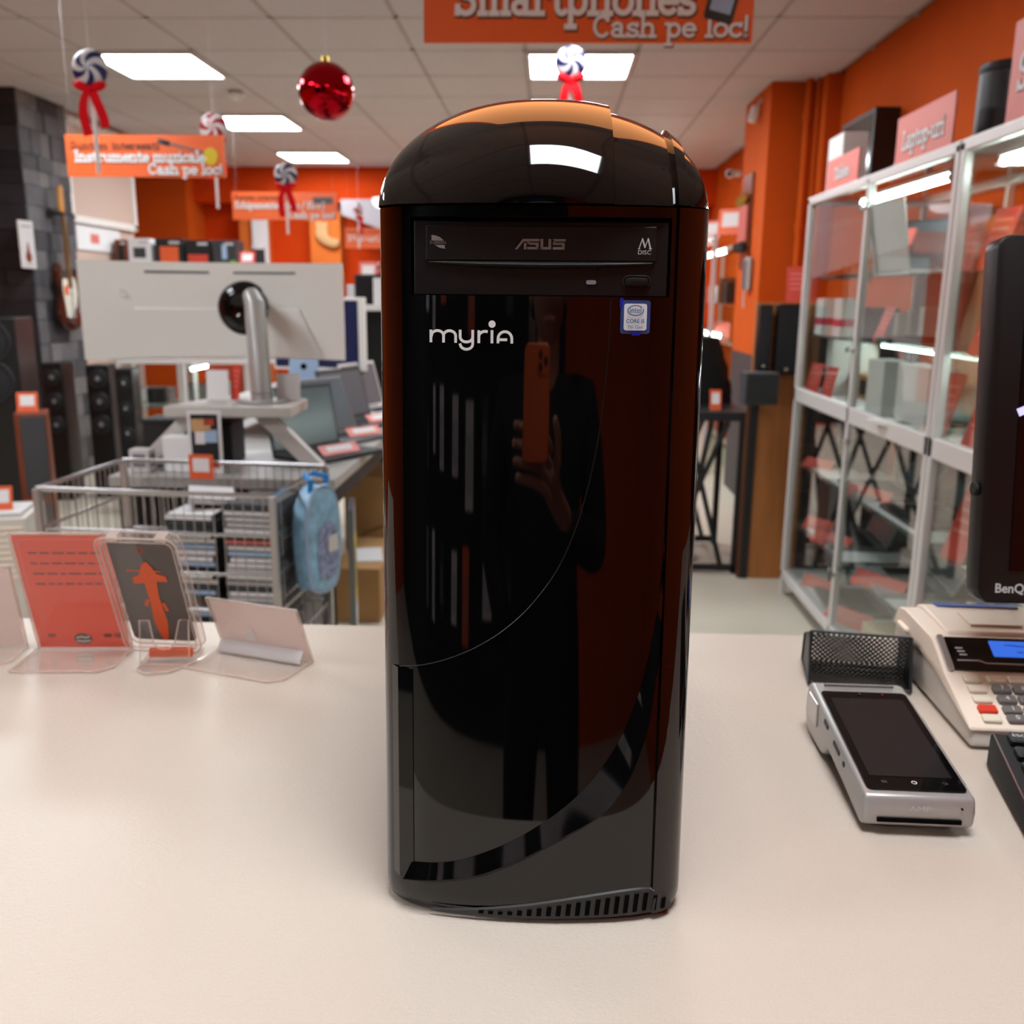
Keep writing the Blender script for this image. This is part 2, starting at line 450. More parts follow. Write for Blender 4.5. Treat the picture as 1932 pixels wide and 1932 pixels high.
def sans(name, txt, size, m, parent, M, width=None, bold=0.0):
    """plain lettering from the built-in font as a flat mesh, M places the text plane (x right, y up, z out)"""
    cu = bpy.data.curves.new(name, 'FONT'); cu.body = txt; cu.size = size; cu.offset = bold
    cu.align_x = 'CENTER'; cu.align_y = 'CENTER'; cu.resolution_u = 3
    tmp = bpy.data.objects.new('tmp', cu); COL.objects.link(tmp)
    dg = bpy.context.evaluated_depsgraph_get(); dg.update()
    me = bpy.data.meshes.new_from_object(tmp.evaluated_get(dg))
    bpy.data.objects.remove(tmp); bpy.data.curves.remove(cu)
    xs = [v.co.x for v in me.vertices] or [0, 1]
    if width:
        k = width / max(1e-6, max(xs) - min(xs))
        for v in me.vertices: v.co.x *= k
    me.transform(M)
    me.materials.clear(); me.materials.append(MATS[m])
    me.name = name
    return link(name, me, parent)
# ================================================================== the room
XR, XL, YB, YF, H = 1.69, -4.7, 10.4, -2.3, 2.63
fl = struct(MB().span((XL, YF, -0.1), (2.2, YB + 1.6, 0)).build('floor', 'floor'))
cl = struct(MB().span((XL, YF, H + 0.02), (2.2, YB, H + 0.12)).build('ceiling', 'ceiling_grid'))
# square ceiling tiles, each dropped into the grid
X0, Y0T, P = -0.15, 5.42, 0.6
tile_me = MB().box((0, 0, 0), (0.578, 0.578, 0.016)).mesh('tile', 'ceiling_tile', bevel=0.004, seg=1)
LIGHTS = [(-2.55, y) for y in (5.42, 7.22, 9.02, 3.62, 1.82, 0.02, -1.78)] + [(-0.15, y) for y in (5.42, 7.22, 9.02, 3.62, 0.02)]
lit = {(round((x - X0) / P), round((y - Y0T) / P)) for x, y in LIGHTS}
nt_ = 0
for i in range(-8, 4):
    for j in range(-13, 9):
        x, y = X0 + P * i, Y0T + P * j
        if x < XL - 0.3 or x > XR - 0.05 or y < YF - 0.2 or y > YB - 0.1 or (i, j) in lit: continue
        link('tile', tile_me, cl, (x + 0.3, y + 0.3, H + 0.006))
gm = MB()
for i in range(-8, 5): gm.box((X0 + P * i, (YF + YB) / 2, H + 0.012), (0.03, YB - YF, 0.02))
for j in range(-13, 10): gm.box(((XL + XR) / 2, Y0T + P * j, H + 0.012), (XR - XL, 0.03, 0.02))
gm.build('grid_bars', 'ceiling_grid', cl)
# LED panels
lab = {(-2.55, 5.42): 'large bright square ceiling light beside the blue swirl lollipop ornament, nearest on the left',
       (-2.55, 7.22): 'square ceiling light behind the red swirl lollipop, middle of the left row',
       (-2.55, 9.02): 'farthest square ceiling light of the left row, above the small blue lollipop',
       (-0.15, 5.42): 'square ceiling light directly behind the lollipop hanging under the Smartphones sign'}
EX = {(-2.55, 3.62): 'square ceiling light in the left row, just before the one beside the blue lollipop',
      (-2.55, 1.82): 'square ceiling light in the left row, level with the far edge of the counter',
      (-2.55, 0.02): 'square ceiling light in the left row, level with the near edge of the counter',
      (-2.55, -1.78): 'square ceiling light in the left row, closest to the wall behind the counter',
      (-0.15, 7.22): 'square ceiling light in the middle row, hidden right behind the dome of the tower',
      (-0.15, 9.02): 'farthest square ceiling light of the middle row, hidden behind the tower',
      (-0.15, 3.62): 'square ceiling light in the middle row, hidden by the Smartphones sign',
      (-0.15, 0.02): 'square ceiling light right above the counter, mirrored in the dome of the tower'}
fr_me = None
for (x, y) in LIGHTS:
    l = lab.get((x, y)) or EX[(x, y)]
    t = thing('ceiling_light', l, 'ceiling light', (x + 0.3, y + 0.3, H - 0.02), group='square ceiling lights')
    if fr_me is None:
        f = MB()
        for s in (-1, 1):
            f.box((s * 0.285, 0, 0.01), (0.02, 0.59, 0.024)); f.box((0, s * 0.285, 0.01), (0.55, 0.02, 0.024))
        fr_me = f.mesh('frame', 'white_plastic')
        df_me = MB().box((0, 0, 0.01), (0.55, 0.55, 0.012)).mesh('diffuser', 'panel_light')
    link('frame', fr_me, t); link('diffuser', df_me, t)

# right wall with pilasters
struct(MB().span((XR, YF, 0), (XR + 0.1, YB + 1.5, H + 0.02)).build('wall_right', 'orange_wall'))
struct(MB().span((1.60, 5.93, 0), (XR, 6.2, H)).build('wall_right_pilaster_near', 'orange_wall'))
struct(MB().span((1.325, 6.15, 0.99), (XR, 6.9, H)).build('wall_right_pilaster', 'orange_wall'))
struct(MB().span((1.325, 6.15, 0), (XR, 6.9, 0.99)).build('wall_right_wainscot', 'wainscot'))
# back wall
struct(MB().span((XL, YB, 0), (2.2, YB + 0.1, H + 0.02)).build('wall_back', 'orange_wall_red'))
b = MB(); b.span((-4.6, YB - 0.5, 0), (-3.72, YB, H)); struct(b.build('wall_back_recess_side', 'orange_wall'))
b = MB(); b.span((-3.28, YB - 0.22, 0), (-3.0, YB, 2.2)); struct(b.build('wall_back_pilaster', 'orange_trim'))
b = MB(); b.span((-2.52, YB - 0.25, 0), (-2.2, YB, 2.2)); struct(b.build('wall_back_pilaster_right', 'orange_trim'))
b = MB(); b.span((-3.72, YB - 0.3, 2.28), (1.69, YB, H)); struct(b.build('wall_back_lintel', 'orange_wall_red'))
b = MB(); b.span((-3.13, YB - 0.27, 1.0), (-2.97, YB - 0.22, 2.14)); ws = b.build('trim_1', 'white_card'); struct(ws)
# sloping pale soffit in the far corner
sof = MB(); sof.add([(-2.12, 9.85, 2.29), (-0.4, 9.85, 2.29), (-0.4, 9.85, 1.55), (-2.12, 9.85, 2.14), (-2.12, 10.4, 2.29), (-0.4, 10.4, 2.29), (-0.4, 10.4, 1.55), (-2.12, 10.4, 2.14)],
        [(0, 1, 2, 3), (4, 5, 6, 7), (0, 1, 5, 4), (1, 2, 6, 5), (2, 3, 7, 6), (3, 0, 4, 7)])
struct(sof.build('wall_back_soffit', 'soffit_grey'))
b = MB(); b.span((-1.72, 10.2, 0), (-0.9, 10.38, 1.78)); struct(b.build('wall_back_alcove', 'grey_wall'))
# left walls
struct(MB().span((XL - 0.1, YF, 0), (XL, YB, H + 0.02)).build('wall_left', 'orange_wall'))
wp = struct(MB().span((-3.62, 6.97, 0), (-3.52, 8.12, H)).build('wall_left_partition', 'cream_wall'))
# front wall behind the photographer
struct(MB().span((XL, YF - 0.1, 0), (0.25, YF, H + 0.02)).build('wall_front', 'dark_wall'))
struct(MB().span((0.25, YF - 0.1, 0), (2.2, YF, H + 0.02)).build('wall_front_orange', 'orange_wall'))
# stone clad pillar on the left
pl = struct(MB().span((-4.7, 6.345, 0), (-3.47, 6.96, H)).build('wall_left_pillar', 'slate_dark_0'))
rnd = random.Random(3)
z = 0.0
while z < H - 0.01:
    hgt = min(rnd.choice([0.1, 0.13, 0.13, 0.16]), H - z)
    y = 6.34
    while y < 6.96:
        w = rnd.choice([0.13, 0.2, 0.26, 0.32]); y2 = min(y + w, 6.97)
        if 6.97 - y2 < 0.06: y2 = 6.97
        d = rnd.uniform(0.008, 0.022)
        MB().span((-3.472, y + 0.002, z + 0.002), (-3.47 + d, y2 - 0.002, z + hgt - 0.002)).build('slate', 'slate_%d' % rnd.randrange(6), pl)
        y = y2
    x = -4.0
    while x < -3.47:
        w = rnd.choice([0.2, 0.28, 0.36]); x2 = min(x + w, -3.455)
        if -3.455 - x2 < 0.08: x2 = -3.455
        d = rnd.uniform(0.008, 0.022)
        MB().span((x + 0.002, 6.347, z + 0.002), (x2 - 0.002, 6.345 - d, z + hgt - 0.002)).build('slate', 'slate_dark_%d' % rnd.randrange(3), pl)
        x = x2
    z += hgt

# ================================================================== the counter
ct = thing('counter', 'long pale speckled shop counter under the black computer tower', 'counter', (-0.3, 0.730, 0))
MB().box((0, 0, 0.93), (3.2, 0.704, 0.04)).build('worktop', 'counter_top', ct, bevel=0.002)
MB().box((0, 0.03, 0.495), (3.1, 0.58, 0.83)).build('carcass', 'counter_body', ct)
MB().box((0, 0.03, 0.04), (3.0, 0.54, 0.08)).build('plinth', 'desk_dark', ct)
# ================================================================== the black computer tower
TX, TW, TY, TA = -0.0045, 0.0992, 0.531, 0.058
ZB, ZS, ZDB = 0.9535, 1.3965, 0.0695       # bottom, seam, dome height
TYB = 0.945
def planY(X, w=TW, a=TA):
    q = min(1.0, abs(X / w)); return X * X / 0.9 + 0.050 * (1 - (1 - q ** 6) ** (1 / 6))
def colset():
    xs = set()
    n = 110
    for k in range(n + 1):
        t = -1 + 2 * k / n
        xs.add(round(TW * math.sin(t * math.pi / 2) * 0.55 + TW * t * 0.45, 6))
    for x in (-0.0769, 0.0745, 0.0402, 0.0408, 0.0775, 0.0785, 0.0838, 0.0848): xs.add(x)
    xs = sorted(xs); out = [xs[0]]
    for x in xs[1:]:
        if x - out[-1] > 0.0001: out.append(x)
    return out
XS = colset()
BX0, BX1, BZ0, BZ1 = -0.0769, 0.0745, 1.3455, 1.3898
def side_push(X):      # raised right-hand shell
    if X >= 0.0785: return -0.0022 * min(1, (X - 0.0775) / 0.001)
    return 0.0
tw = thing('computer_tower', 'glossy black domed computer tower standing on the counter with optical drive', 'computer', (TX, TY, 0.95))
body = MB()
zs = sorted(set([ZB + (ZS - 0.0009 - ZB) * k / 60 for k in range(61)] + [BZ0, BZ1]))
rows = []
for z in zs:
    # bottom edge tucks under slightly
    k = max(0, 1 - (z - ZB) / 0.008); sh = 0.003 * k * k
    rows.append([(X * (1 - 0.012 * k * k), planY(X) + side_push(X) + sh, z - 0.95) for X in XS])
n = len(XS)
vs = [p for r in rows for p in r]; fs = []
for i in range(len(rows) - 1):
    zc = (zs[i] + zs[i + 1]) / 2
    for k in range(n - 1):
        xc = (XS[k] + XS[k + 1]) / 2
        if BX0 < xc < BX1 and BZ0 < zc < BZ1: continue
        fs.append((i * n + k, i * n + k + 1, (i + 1) * n + k + 1, (i + 1) * n + k))
body.add(vs, fs)
shell = body.build('front_shell', 'black_gloss', tw, smooth=True)
# flat sides, back and underside behind the front shell
sd = MB()
for s in (-1, 1):
    sd.box((s * (TW - 0.0015), (TA + TYB - TY) / 2, (ZB + ZS) / 2 - 0.95), (0.003, TYB - TY - TA, ZS - ZB - 0.002))
sd.box((0, TYB - TY, (ZB + ZS) / 2 - 0.95), (2 * TW, 0.004, ZS - ZB))
sd.box((0, (TA + TYB - TY) / 2 - 0.01, ZB - 0.948), (2 * TW - 0.004, TYB - TY - TA + 0.02, 0.003))
sd.build('case_sides', 'black_satin', tw)
pf = [(X, planY(X) + 0.004) for X in XS[::4]] + [(XS[-1], TA + 0.02), (XS[0], TA + 0.02)]
MB().prism([(x * .97, y + .002) for x, y in pf], 0.002, T4(0, 0, ZB - 0.949)).build('underside', 'black_matte', tw)
# dome lid
dm = MB(); rows = []
NT = 60
def lidpush(X):
    if X <= 0.0402: return 0.0044
    if X < 0.0775: return 0.0
    if X <= 0.0838: return 0.0050
    return 0.0008
DA, DB = 0.13, 0.0725
PC = [(DA * (1 - math.cos(R(90 * k / 54))), DB * math.sin(R(90 * k / 54))) for k in range(55)]
nx = 2.55
for j, (dy, dz) in enumerate(PC):
    row = []
    pa, pb = PC[max(j - 1, 0)], PC[min(j + 1, len(PC) - 1)]
    L = math.hypot(pb[0] - pa[0], pb[1] - pa[1]); ny, nz = -(pb[1] - pa[1]) / L, (pb[0] - pa[0]) / L
    for X in XS:
        q = min(1.0, abs(X / TW)); c = (1 - q ** 2.5) ** (1 / 2.5)
        p = lidpush(X)
        k_ = 0.05 * min(1, dz / 0.05)
        row.append((X, min(TYB - TY, planY(X) + dy * (0.12 + 0.88 * c) + 0.034 * min(1, dz / 0.03) * q * q * (1 - q ** 3) + p * ny), ZS + dz * c + p * nz * c - 0.95))
    rows.append(row)
rows.append([(x, TYB - TY, z) for (x, y, z) in rows[-1]])
rows.append([(x, TYB - TY, ZS - 0.95) for (x, y, z) in rows[-1]])
dm.grid(rows)
dm.build('dome_lid', 'black_gloss', tw, smooth=True)
MB().grid([[(X * 0.985, planY(X) + 0.0025, z) for X in XS] for z in (ZS - 0.9515, ZS - 0.9485)]).build('seam', 'void_black', tw)
# drive bay
def fy(X): return planY(X)
bay = MB()
D = 0.03
for (xa, xb, za, zb) in ((BX0, BX0, BZ0, BZ1), (BX1, BX1, BZ0, BZ1)):
    bay.add([(xa, fy(xa), za - .95), (xa, D, za - .95), (xa, D, zb - .95), (xa, fy(xa), zb - .95)], [(0, 1, 2, 3)])
seg = [x for x in XS if BX0 <= x <= BX1]
for zz in (BZ0, BZ1):
    bay.grid([[(x, fy(x), zz - .95) for x in seg], [(x, D, zz - .95) for x in seg]])
bay.add([(BX0, D, BZ0 - .95), (BX1, D, BZ0 - .95), (BX1, D, BZ1 - .95), (BX0, D, BZ1 - .95)], [(0, 1, 2, 3)])
bay.build('drive_bay', 'black_satin', tw, merge=True)
DCX = (BX0 + BX1) / 2
dr = MB(); FYD = 0.0085
dr.box((-0.0010, FYD + .01, 1.3667 - .95), (0.1476, 0.02, 0.0420))
drive = dr.build('optical_drive', 'black_satin', tw, bevel=0.0006)
tray = MB()
tray.box((DCX + 0.0003, FYD - 0.0006, 1.3753 - .95), (0.1335, 0.0026, 0.0193))
tray.build('drive_tray', 'black_satin', drive, bevel=0.0006)
# the bowed lip under the tray
lip = MB(); rws = []
for j in range(5):
    a = j / 4
    rws.append([(DCX + 0.065 * u, FYD - 0.0012 - 0.0022 * math.sin(math.pi * a) * (1 - u * u * .8), 1.3650 - .95 - a * (0.0008 + 0.0028 * (1 - u * u))) for u in [k / 12 - 1 for k in range(25)]])
lip.grid(rws); lip.build('tray_lip', 'black_matte', drive, smooth=True)
bt = MB(); bt.prism(rrect(0.0135, 0.0048, 0.0022), 0.002, T4(0.0552, FYD - 0.0002, 1.3540 - .95) @ rot4(90, 'X'))
bt.build('eject_button', 'black_satin', drive, smooth=True, bevel=0.0004)
rg = MB(); rg.tube([(0.0552 + x, FYD - 0.0003, 1.3540 - .95 + y) for x, y in rrect(0.0155, 0.0066, 0.003)], 0.0005, 6, True)
rg.build('button_rim', 'black_matte', drive, smooth=True)
MB().prism(rrect(0.0058, 0.0024, 0.0011), 0.0008, T4(0.0288, FYD - 0.0001, 1.3536 - .95) @ rot4(90, 'X')).build('drive_light', 'led_lens', drive)
MB().cyl((0.0325, FYD - .0003, 1.3610 - .95), (0.0325, FYD + .001, 1.3610 - .95), 0.0006, n=10).build('pin_hole', 'void_black', drive)
ej = MB(); yq = FYD - .0003
ej.add([(0.0540, yq, 1.3587 - .95), (0.0564, yq, 1.3587 - .95), (0.0552, yq, 1.3599 - .95)], [(0, 1, 2)])
ej.add([(0.0540, yq, 1.3580 - .95), (0.0564, yq, 1.3580 - .95), (0.0564, yq, 1.3583 - .95), (0.0540, yq, 1.3583 - .95)], [(0, 1, 2, 3)])
ej.build('eject_mark', 'black_soft', drive)
# printed marks on the tray: ASUS, E-GREEN leaf, M DISC
yt = FYD - 0.0021
def flat(fr): return lambda x, y: (fr[0] + x, yt, fr[1] - 0.95 + y)
as_ = MB(); fn = flat((-0.0158, 1.3718))
def poly(mb, pts, fn): mb.add([fn(*p) for p in pts], [tuple(range(len(pts)))])
u = 0.001
for P in ([(0, 0), (1.5, 0), (5.0, 4.4), (8.2, 4.4), (8.2, 5.9), (4.6, 5.9)], [(5.2, 0), (6.7, 0), (6.7, 3.6), (5.2, 3.6)],
          [(8.7, 4.5), (14.2, 4.5), (14.2, 5.9), (7.8, 5.9)], [(7.2, 2.6), (12.6, 2.6), (12.6, 3.8), (7.2, 3.8)], [(12.2, 0), (13.8, 0), (13.8, 3.8), (12.2, 3.8)], [(7.2, 0), (13.8, 0), (13.8, 1.4), (7.2, 1.4)], [(7.2, 2.6), (8.6, 2.6), (8.6, 4.2), (7.2, 4.2)],
          [(14.8, 0), (21.0, 0), (21.0, 1.4), (14.8, 1.4)], [(14.8, 0), (16.4, 0), (16.4, 5.9), (14.8, 5.9)], [(19.4, 0), (21.0, 0), (21.0, 5.9), (19.4, 5.9)],
          [(22.8, 4.5), (29.3, 4.5), (29.3, 5.9), (21.9, 5.9)], [(22.0, 2.6), (28.6, 2.6), (28.6, 3.8), (22.0, 3.8)], [(27.2, 0), (28.8, 0), (28.8, 3.8), (27.2, 3.8)], [(22.0, 0), (28.8, 0), (28.8, 1.4), (22.0, 1.4)], [(22.0, 2.6), (23.5, 2.6), (23.5, 4.2), (22.0, 4.2)]):
    poly(as_, [(x * u, y * u) for x, y in P], fn)
as_.build('drive_logo', 'print_silver', drive)
lf = MB(); fn = flat((-0.0652, 1.3718))
poly(lf, [(0.001, 0.0046), (0.001, 0.0077), (0.0035, 0.0074), (0.006, 0.0064), (0.0082, 0.0046)], fn)
poly(lf, [(0.0030, 0.0021), (0.0088, 0.0021), (0.0086, 0.0006), (0.0096, 0.0002), (0.008, 0.0001), (0.0055, 0.0006)], fn)
lf.build('leaf_mark', 'print_silver', drive)
sans('leaf_lettering', 'E-GREEN', 0.0024, 'print_silver', drive, T4(-0.0604, yt, 1.3752 - .95) @ rot4(90, 'X'), width=0.0092)
sans('disc_lettering', 'DISC', 0.0034, 'print_grey', drive, T4(0.0590, yt, 1.3705 - .95) @ rot4(90, 'X'), width=0.0074)
md = MB(); fn = flat((0.0558, 1.3726))
for st, w in (([(0.0, 0), (.0018, .0056)], .0005), ([(.0018, .0056), (.0034, .0008)], .0009), ([(.0034, .0008), (.0051, .0056)], .0005), ([(.0051, .0056), (.0066, 0)], .0009), ([(-.0005, 0), (.0006, 0)], .0004), ([(.0058, 0), (.0074, 0)], .0004)):
    ribbon(md, st, w, fn)
md.build('disc_mark', 'print_grey', drive)
# silver lettering on the front
my = MB()
def fs_(x, y): X = -0.0645 + x; return (X, planY(X) - 0.0004, 0.3690 + y)
sw = 0.0016
def A(*a): return [(x * .001, y * .001) for x, y in arc(*a)]
for st in ([(0, 0), (0, .0062)], [(0, .0035)] + A(4, 3.5, 3.6, 2.8, 180, 0) + [(.0076, 0)], [(.0076, .0035)] + A(11.2, 3.5, 3.6, 2.8, 180, 0) + [(.0148, 0)],
           [(.0175, .0064), (.0175, .0028)] + A(21.2, 2.8, 3.7, 2.8, 180, 360) + [(.0249, .0064)], [(.0249, .0028)] + [(.0249, -.001)] + A(21.2, -1.2, 3.7, 3.0, 0, -175),
           [(.0285, 0), (.0285, .0062)], [(.0285, .0034)] + A(32.2, 3.2, 3.7, 3.0, 180, 75), [(.0362, 0), (.0362, .0064)],
           [(.0478, 0), (.0478, .0016)] + A(43.8, 2.2, 4.0, 4.0, 0, 180, 12) + [(.0398, 0)], [(.0398, .0016), (.0446, .0016)]):
    ribbon(my, st, sw, fs_)
my.add([fs_(.0362 + .0021 * math.cos(k * math.pi / 8), .0104 + .0021 * math.sin(k * math.pi / 8)) for k in range(16)], [tuple(range(16))])
my.build('brand_lettering', 'print_white', tw)
# processor badge
bx, bz = 0.0547, 1.3342
def badge(w, h, r, off, name, m, par=None):
    b_ = MB(); pts = rrect(w, h, r)
    b_.add([(bx + x, planY(bx + x) - off, bz - .95 + y) for x, y in pts], [tuple(range(len(pts)))])
    return b_.build(name, m, par or tw)
bd = badge(0.0174, 0.0190, 0.0015, 0.0005, 'processor_badge', 'sticker_blue')
badge(0.0134, 0.0152, 0.0014, 0.0008, 'badge_plate', 'sticker_white', bd)
bm_ = MB()
bm_.add([(bx + x, planY(bx + x) - .0007, bz - .95 + y) for x, y in ((-.0093, .009), (-.0093, .0106), (-.007, .0106), (-.0077, .0075), (-.0077, .005), (-.0093, .005))], [tuple(range(6))])
bm_.add([(bx + x, planY(bx + x) - .0007, bz - .95 + y) for x, y in ((-.002, -.0105), (.003, -.0105), (.003, -.0088), (-.002, -.0088))], [tuple(range(4))])
bm_.build('badge_foil', 'sticker_holo', bd)
Mb = lambda dy: T4(bx, planY(bx) - 0.0013, bz - .95 + dy) @ rot4(90, 'X') @ rot4(8.2, 'Y')
sans('badge_name', 'intel', 0.0046, 'intel_blue', bd, Mb(0.0037), width=0.0066)
rg = MB(); ribbon(rg, [(x * .001, y * .001) for x, y in arc(0, 0, 4.6, 2.8, 40, 380, 24)], .0005, lambda x, y: (bx + x, planY(bx + x) - .0013, bz - .95 + .0037 + y))
rg.build('badge_ring', 'intel_blue', bd)
sans('badge_series', 'CORE i5', 0.0031, 'intel_blue', bd, Mb(-0.0024), width=0.0108, bold=0.00005)
sans('badge_generation', '7th Gen', 0.0029, 'intel_blue', bd, Mb(-0.0058), width=0.0088)
# slotted grille along the bottom edge
def cr(pts, n=60):
    """smooth curve through points"""
    out = []; m = len(pts) - 1
    for k in range(n + 1):
        u = k / n * m; i = min(int(u), m - 1); t = u - i
        p0, p1, p2, p3 = pts[max(i - 1, 0)], pts[i], pts[i + 1], pts[min(i + 2, m)]
        out.append(tuple(0.5 * (2 * p1[d] + (p2[d] - p0[d]) * t + (2 * p0[d] - 5 * p1[d] + 4 * p2[d] - p3[d]) * t * t + (3 * p1[d] - p0[d] - 3 * p2[d] + p3[d]) * t ** 3) for d in range(2)))
    return out
def on(X, z, off):
    return (X, planY(X) + side_push(X) - off, z)
vtop = cr([(-0.066, 0.0044), (-0.0355, 0.0080), (-0.001, 0.0132), (0.0332, 0.0190), (0.0600, 0.0222), (0.0760, 0.0218), (0.0870, 0.0165), (0.0915, 0.0080)], 48)
vbot = [(x, 0.0036 + max(0, x) * 0.02) for x, z in vtop]
gr = MB(); gr.grid([[on(x, z, 0.0008) for x, z in vbot], [on(x, z, 0.0012) for x, z in vtop], [on(x, z + 0.0008, 0.0) for x, z in vtop]])
grille = gr.build('vent_grille', 'vent_grey', tw, smooth=True)
def vh(x):
    for (a, b) in zip(vtop[:-1], vtop[1:]):
        if a[0] <= x <= b[0]: return a[1] + (b[1] - a[1]) * (x - a[0]) / max(1e-6, b[0] - a[0])
    return vtop[-1][1]
for i in range(20):
    X = -0.0325 + 0.1180 * i / 19
    z0 = 0.0060 + max(0, X) * 0.02; z1 = max(z0 + 0.0022, vh(X) - 0.0026)
    lean = 0.10 * (z1 - z0)
    s_ = MB(); w_ = 0.0033 * (1 - 0.12 * i / 19)
    s_.add([on(X - w_ / 2, z0, 0.0016), on(X + w_ / 2, z0, 0.0016), on(X + w_ / 2 + lean, z1, 0.0016), on(X - w_ / 2 + lean, z1, 0.0016)], [(0, 1, 2, 3)])
    s_.build('vent_slot', 'void_black', grille)
# the sweeping ledge, upright ledge and thin seam of the front door
INNER = [(-0.0785, 0.0352), (-0.0562, 0.0385), (-0.0355, 0.0455), (-0.0083, 0.0597), (0.0183, 0.0793), (0.0379, 0.1001), (0.0536, 0.1254), (0.0642, 0.1534), (0.0698, 0.1775), (0.0737, 0.2011), (0.0762, 0.2277), (0.0772, 0.2605)]
OUTER = [(-0.084, 0.0235), (-0.0560, 0.0282), (-0.0330, 0.0345), (-0.0060, 0.0475), (0.0230, 0.0652), (0.0440, 0.0800), (0.0600, 0.1030), (0.0700, 0.1330), (0.0742, 0.1620), (0.0764, 0.1900), (0.0774, 0.2200), (0.0776, 0.2605)]
SEAM = [(-0.0859, 0.1663), (-0.0688, 0.1703), (-0.052, 0.1763), (-0.0356, 0.1846), (-0.0195, 0.1957), (-0.0036, 0.2113), (0.0119, 0.2333), (0.0224, 0.258), (0.0295, 0.2837), (0.0348, 0.3119), (0.0379, 0.3394), (0.0396, 0.3693), (0.0403, 0.3945)]
ci, co = cr(INNER, 90), cr(OUTER, 90)
r0, r1, r2 = [], [], []
for (a, b) in zip(ci, co):
    dx, dz = b[0] - a[0], b[1] - a[1]; L = math.hypot(dx, dz) + 1e-6
    pr = 0.30 * L + 0.0002
    r0.append(on(a[0], a[1], 0.0002)); r1.append(on(b[0], b[1], pr))
    e = min(0.004, L); r2.append(on(min(0.078, b[0] + dx / L * e), b[1] + dz / L * e, -0.0002))
MB().grid([r0, r1]).build('door_ledge', 'black_gloss', tw, smooth=True)
MB().grid([r1, r2]).build('door_ledge_rim', 'black_gloss', tw, smooth=True)
vb = MB()
zz = [0.0235 + (0.1663 - 0.0235) * k / 24 for k in range(25)]
vb.grid([[on(-0.0772, z, 0.0002) for z in zz], [on(-0.0868, z, 0.0024) for z in zz], [on(-0.0950, z, -0.0003) for z in zz]])
vb.add([on(-0.0772, zz[-1], 0.0002), on(-0.0868, zz[-1], 0.0024), on(-0.0868, zz[-1], -0.001)], [(0, 1, 2)])
vb.build('upright_ledge', 'black_gloss', tw)
MB().tube([on(x, z, 0.0001) for x, z in cr(SEAM, 80)], 0.00035, 6).build('door_seam', 'black_satin', tw, smooth=True)
MB().tube([on(-0.0770, z, 0.0001) for z in zz], 0.0003, 6).build('door_edge', 'void_black', tw)
for (x, y) in ((-0.075, 0.06), (0.07, 0.06), (-0.075, 0.36), (0.07, 0.36)):
    MB().cyl((x, y, 0.0), (x, y, 0.008), 0.012, n=20).build('foot', 'black_matte', tw)
# the whole case leans back a little: shear every part of it
def lean_back(o, k=0.058):
    for c in o.children:
        if c.data and c.data.name not in done:
            done.add(c.data.name)
            for v in c.data.vertices: v.co.y += k * max(0.0, v.co.z)
        lean_back(c, k)
done = set(); lean_back(tw)
# ================================================================== things on the counter
def slant_holder(label, loc, rz, w, h, lean, base, ins, cat='sign holder'):
    """L-shaped acrylic holder seen from behind: the panel leans over its own foot"""
    t = thing('acrylic_sign_holder', label, cat, loc, (0, 0, rz))
    M = rot4(lean, 'X')           # lean towards the viewer (-y)
    th = 0.0022
    def pane(y): return MB().add([(-w / 2, y - th / 2, 0), (w / 2, y - th / 2, 0), (w / 2, y + th / 2, 0), (-w / 2, y + th / 2, 0), (-w / 2, y - th / 2, h), (w / 2, y - th / 2, h), (w / 2, y + th / 2, h), (-w / 2, y + th / 2, h)],
                                 [(0, 3, 2, 1), (4, 5, 6, 7), (0, 1, 5, 4), (1, 2, 6, 5), (2, 3, 7, 6), (3, 0, 4, 7)], M)
    pane(-0.002).build('front_sheet', 'acrylic', t)
    pane(0.002).build('back_sheet', 'acrylic', t)
    ed = MB()
    c = [M @ Vector(p) for p in ((-w / 2, 0, 0), (-w / 2, 0, h), (w / 2, 0, h), (w / 2, 0, 0))]
    for a, b_ in zip(c[:-1], c[1:]): ed.tube([a, b_], 0.0016, 6)
    ed.build('polished_edge', 'acrylic_edge', t)
    cr_ = 0.012
    ft = MB().prism([(-w / 2, 0), (w / 2, 0), (w / 2, -base + cr_), (w / 2 - cr_, -base), (-w / 2, -base)], 0.0022)
    foot = ft.build('foot_plate', 'acrylic', t)
    fe = MB().tube([(-w / 2, 0, .0016), (-w / 2, -base, .0016), (w / 2 - cr_, -base, .0016), (w / 2, -base + cr_, .0016), (w / 2, 0, .0016)], 0.0012, 6)
    fe.build('foot_edge', 'acrylic_edge', foot)
    card = MB().add([tuple(M @ Vector(p)) for p in ((-w / 2 + .002, 0, .002), (w / 2 - .002, 0, .002), (w / 2 - .002, 0, h - .002), (-w / 2 + .002, 0, h - .002))], [(0, 1, 2, 3)]).build('insert_card', ins, t)
    return t, M, card
t, M, card = slant_holder('red printed card in a slanted acrylic holder, left of the clear phone case', (-0.5185, 0.9825, 0.951), 4, 0.105, 0.150, 15, 0.070, 'red_translucent')
def onp(x, z): return tuple(M @ Vector((x, -0.0005, z)))
mat('red_dark', (150, 40, 30), 0.6); mat('red_line', (236, 130, 110), 0.4); mat('logo_grey', (84, 74, 68), 0.5)
ln = MB(); rr = random.Random(11)
for k, zz in enumerate((0.126, 0.113, 0.100, 0.087)):
    x = -0.036
    while x < 0.036:
        L = rr.uniform(0.004, 0.012); ribbon(ln, [(x, zz), (min(x + L, 0.038), zz)], 0.0026, onp); x += L + 0.0045
ln.build('print_lines', 'red_dark', card)
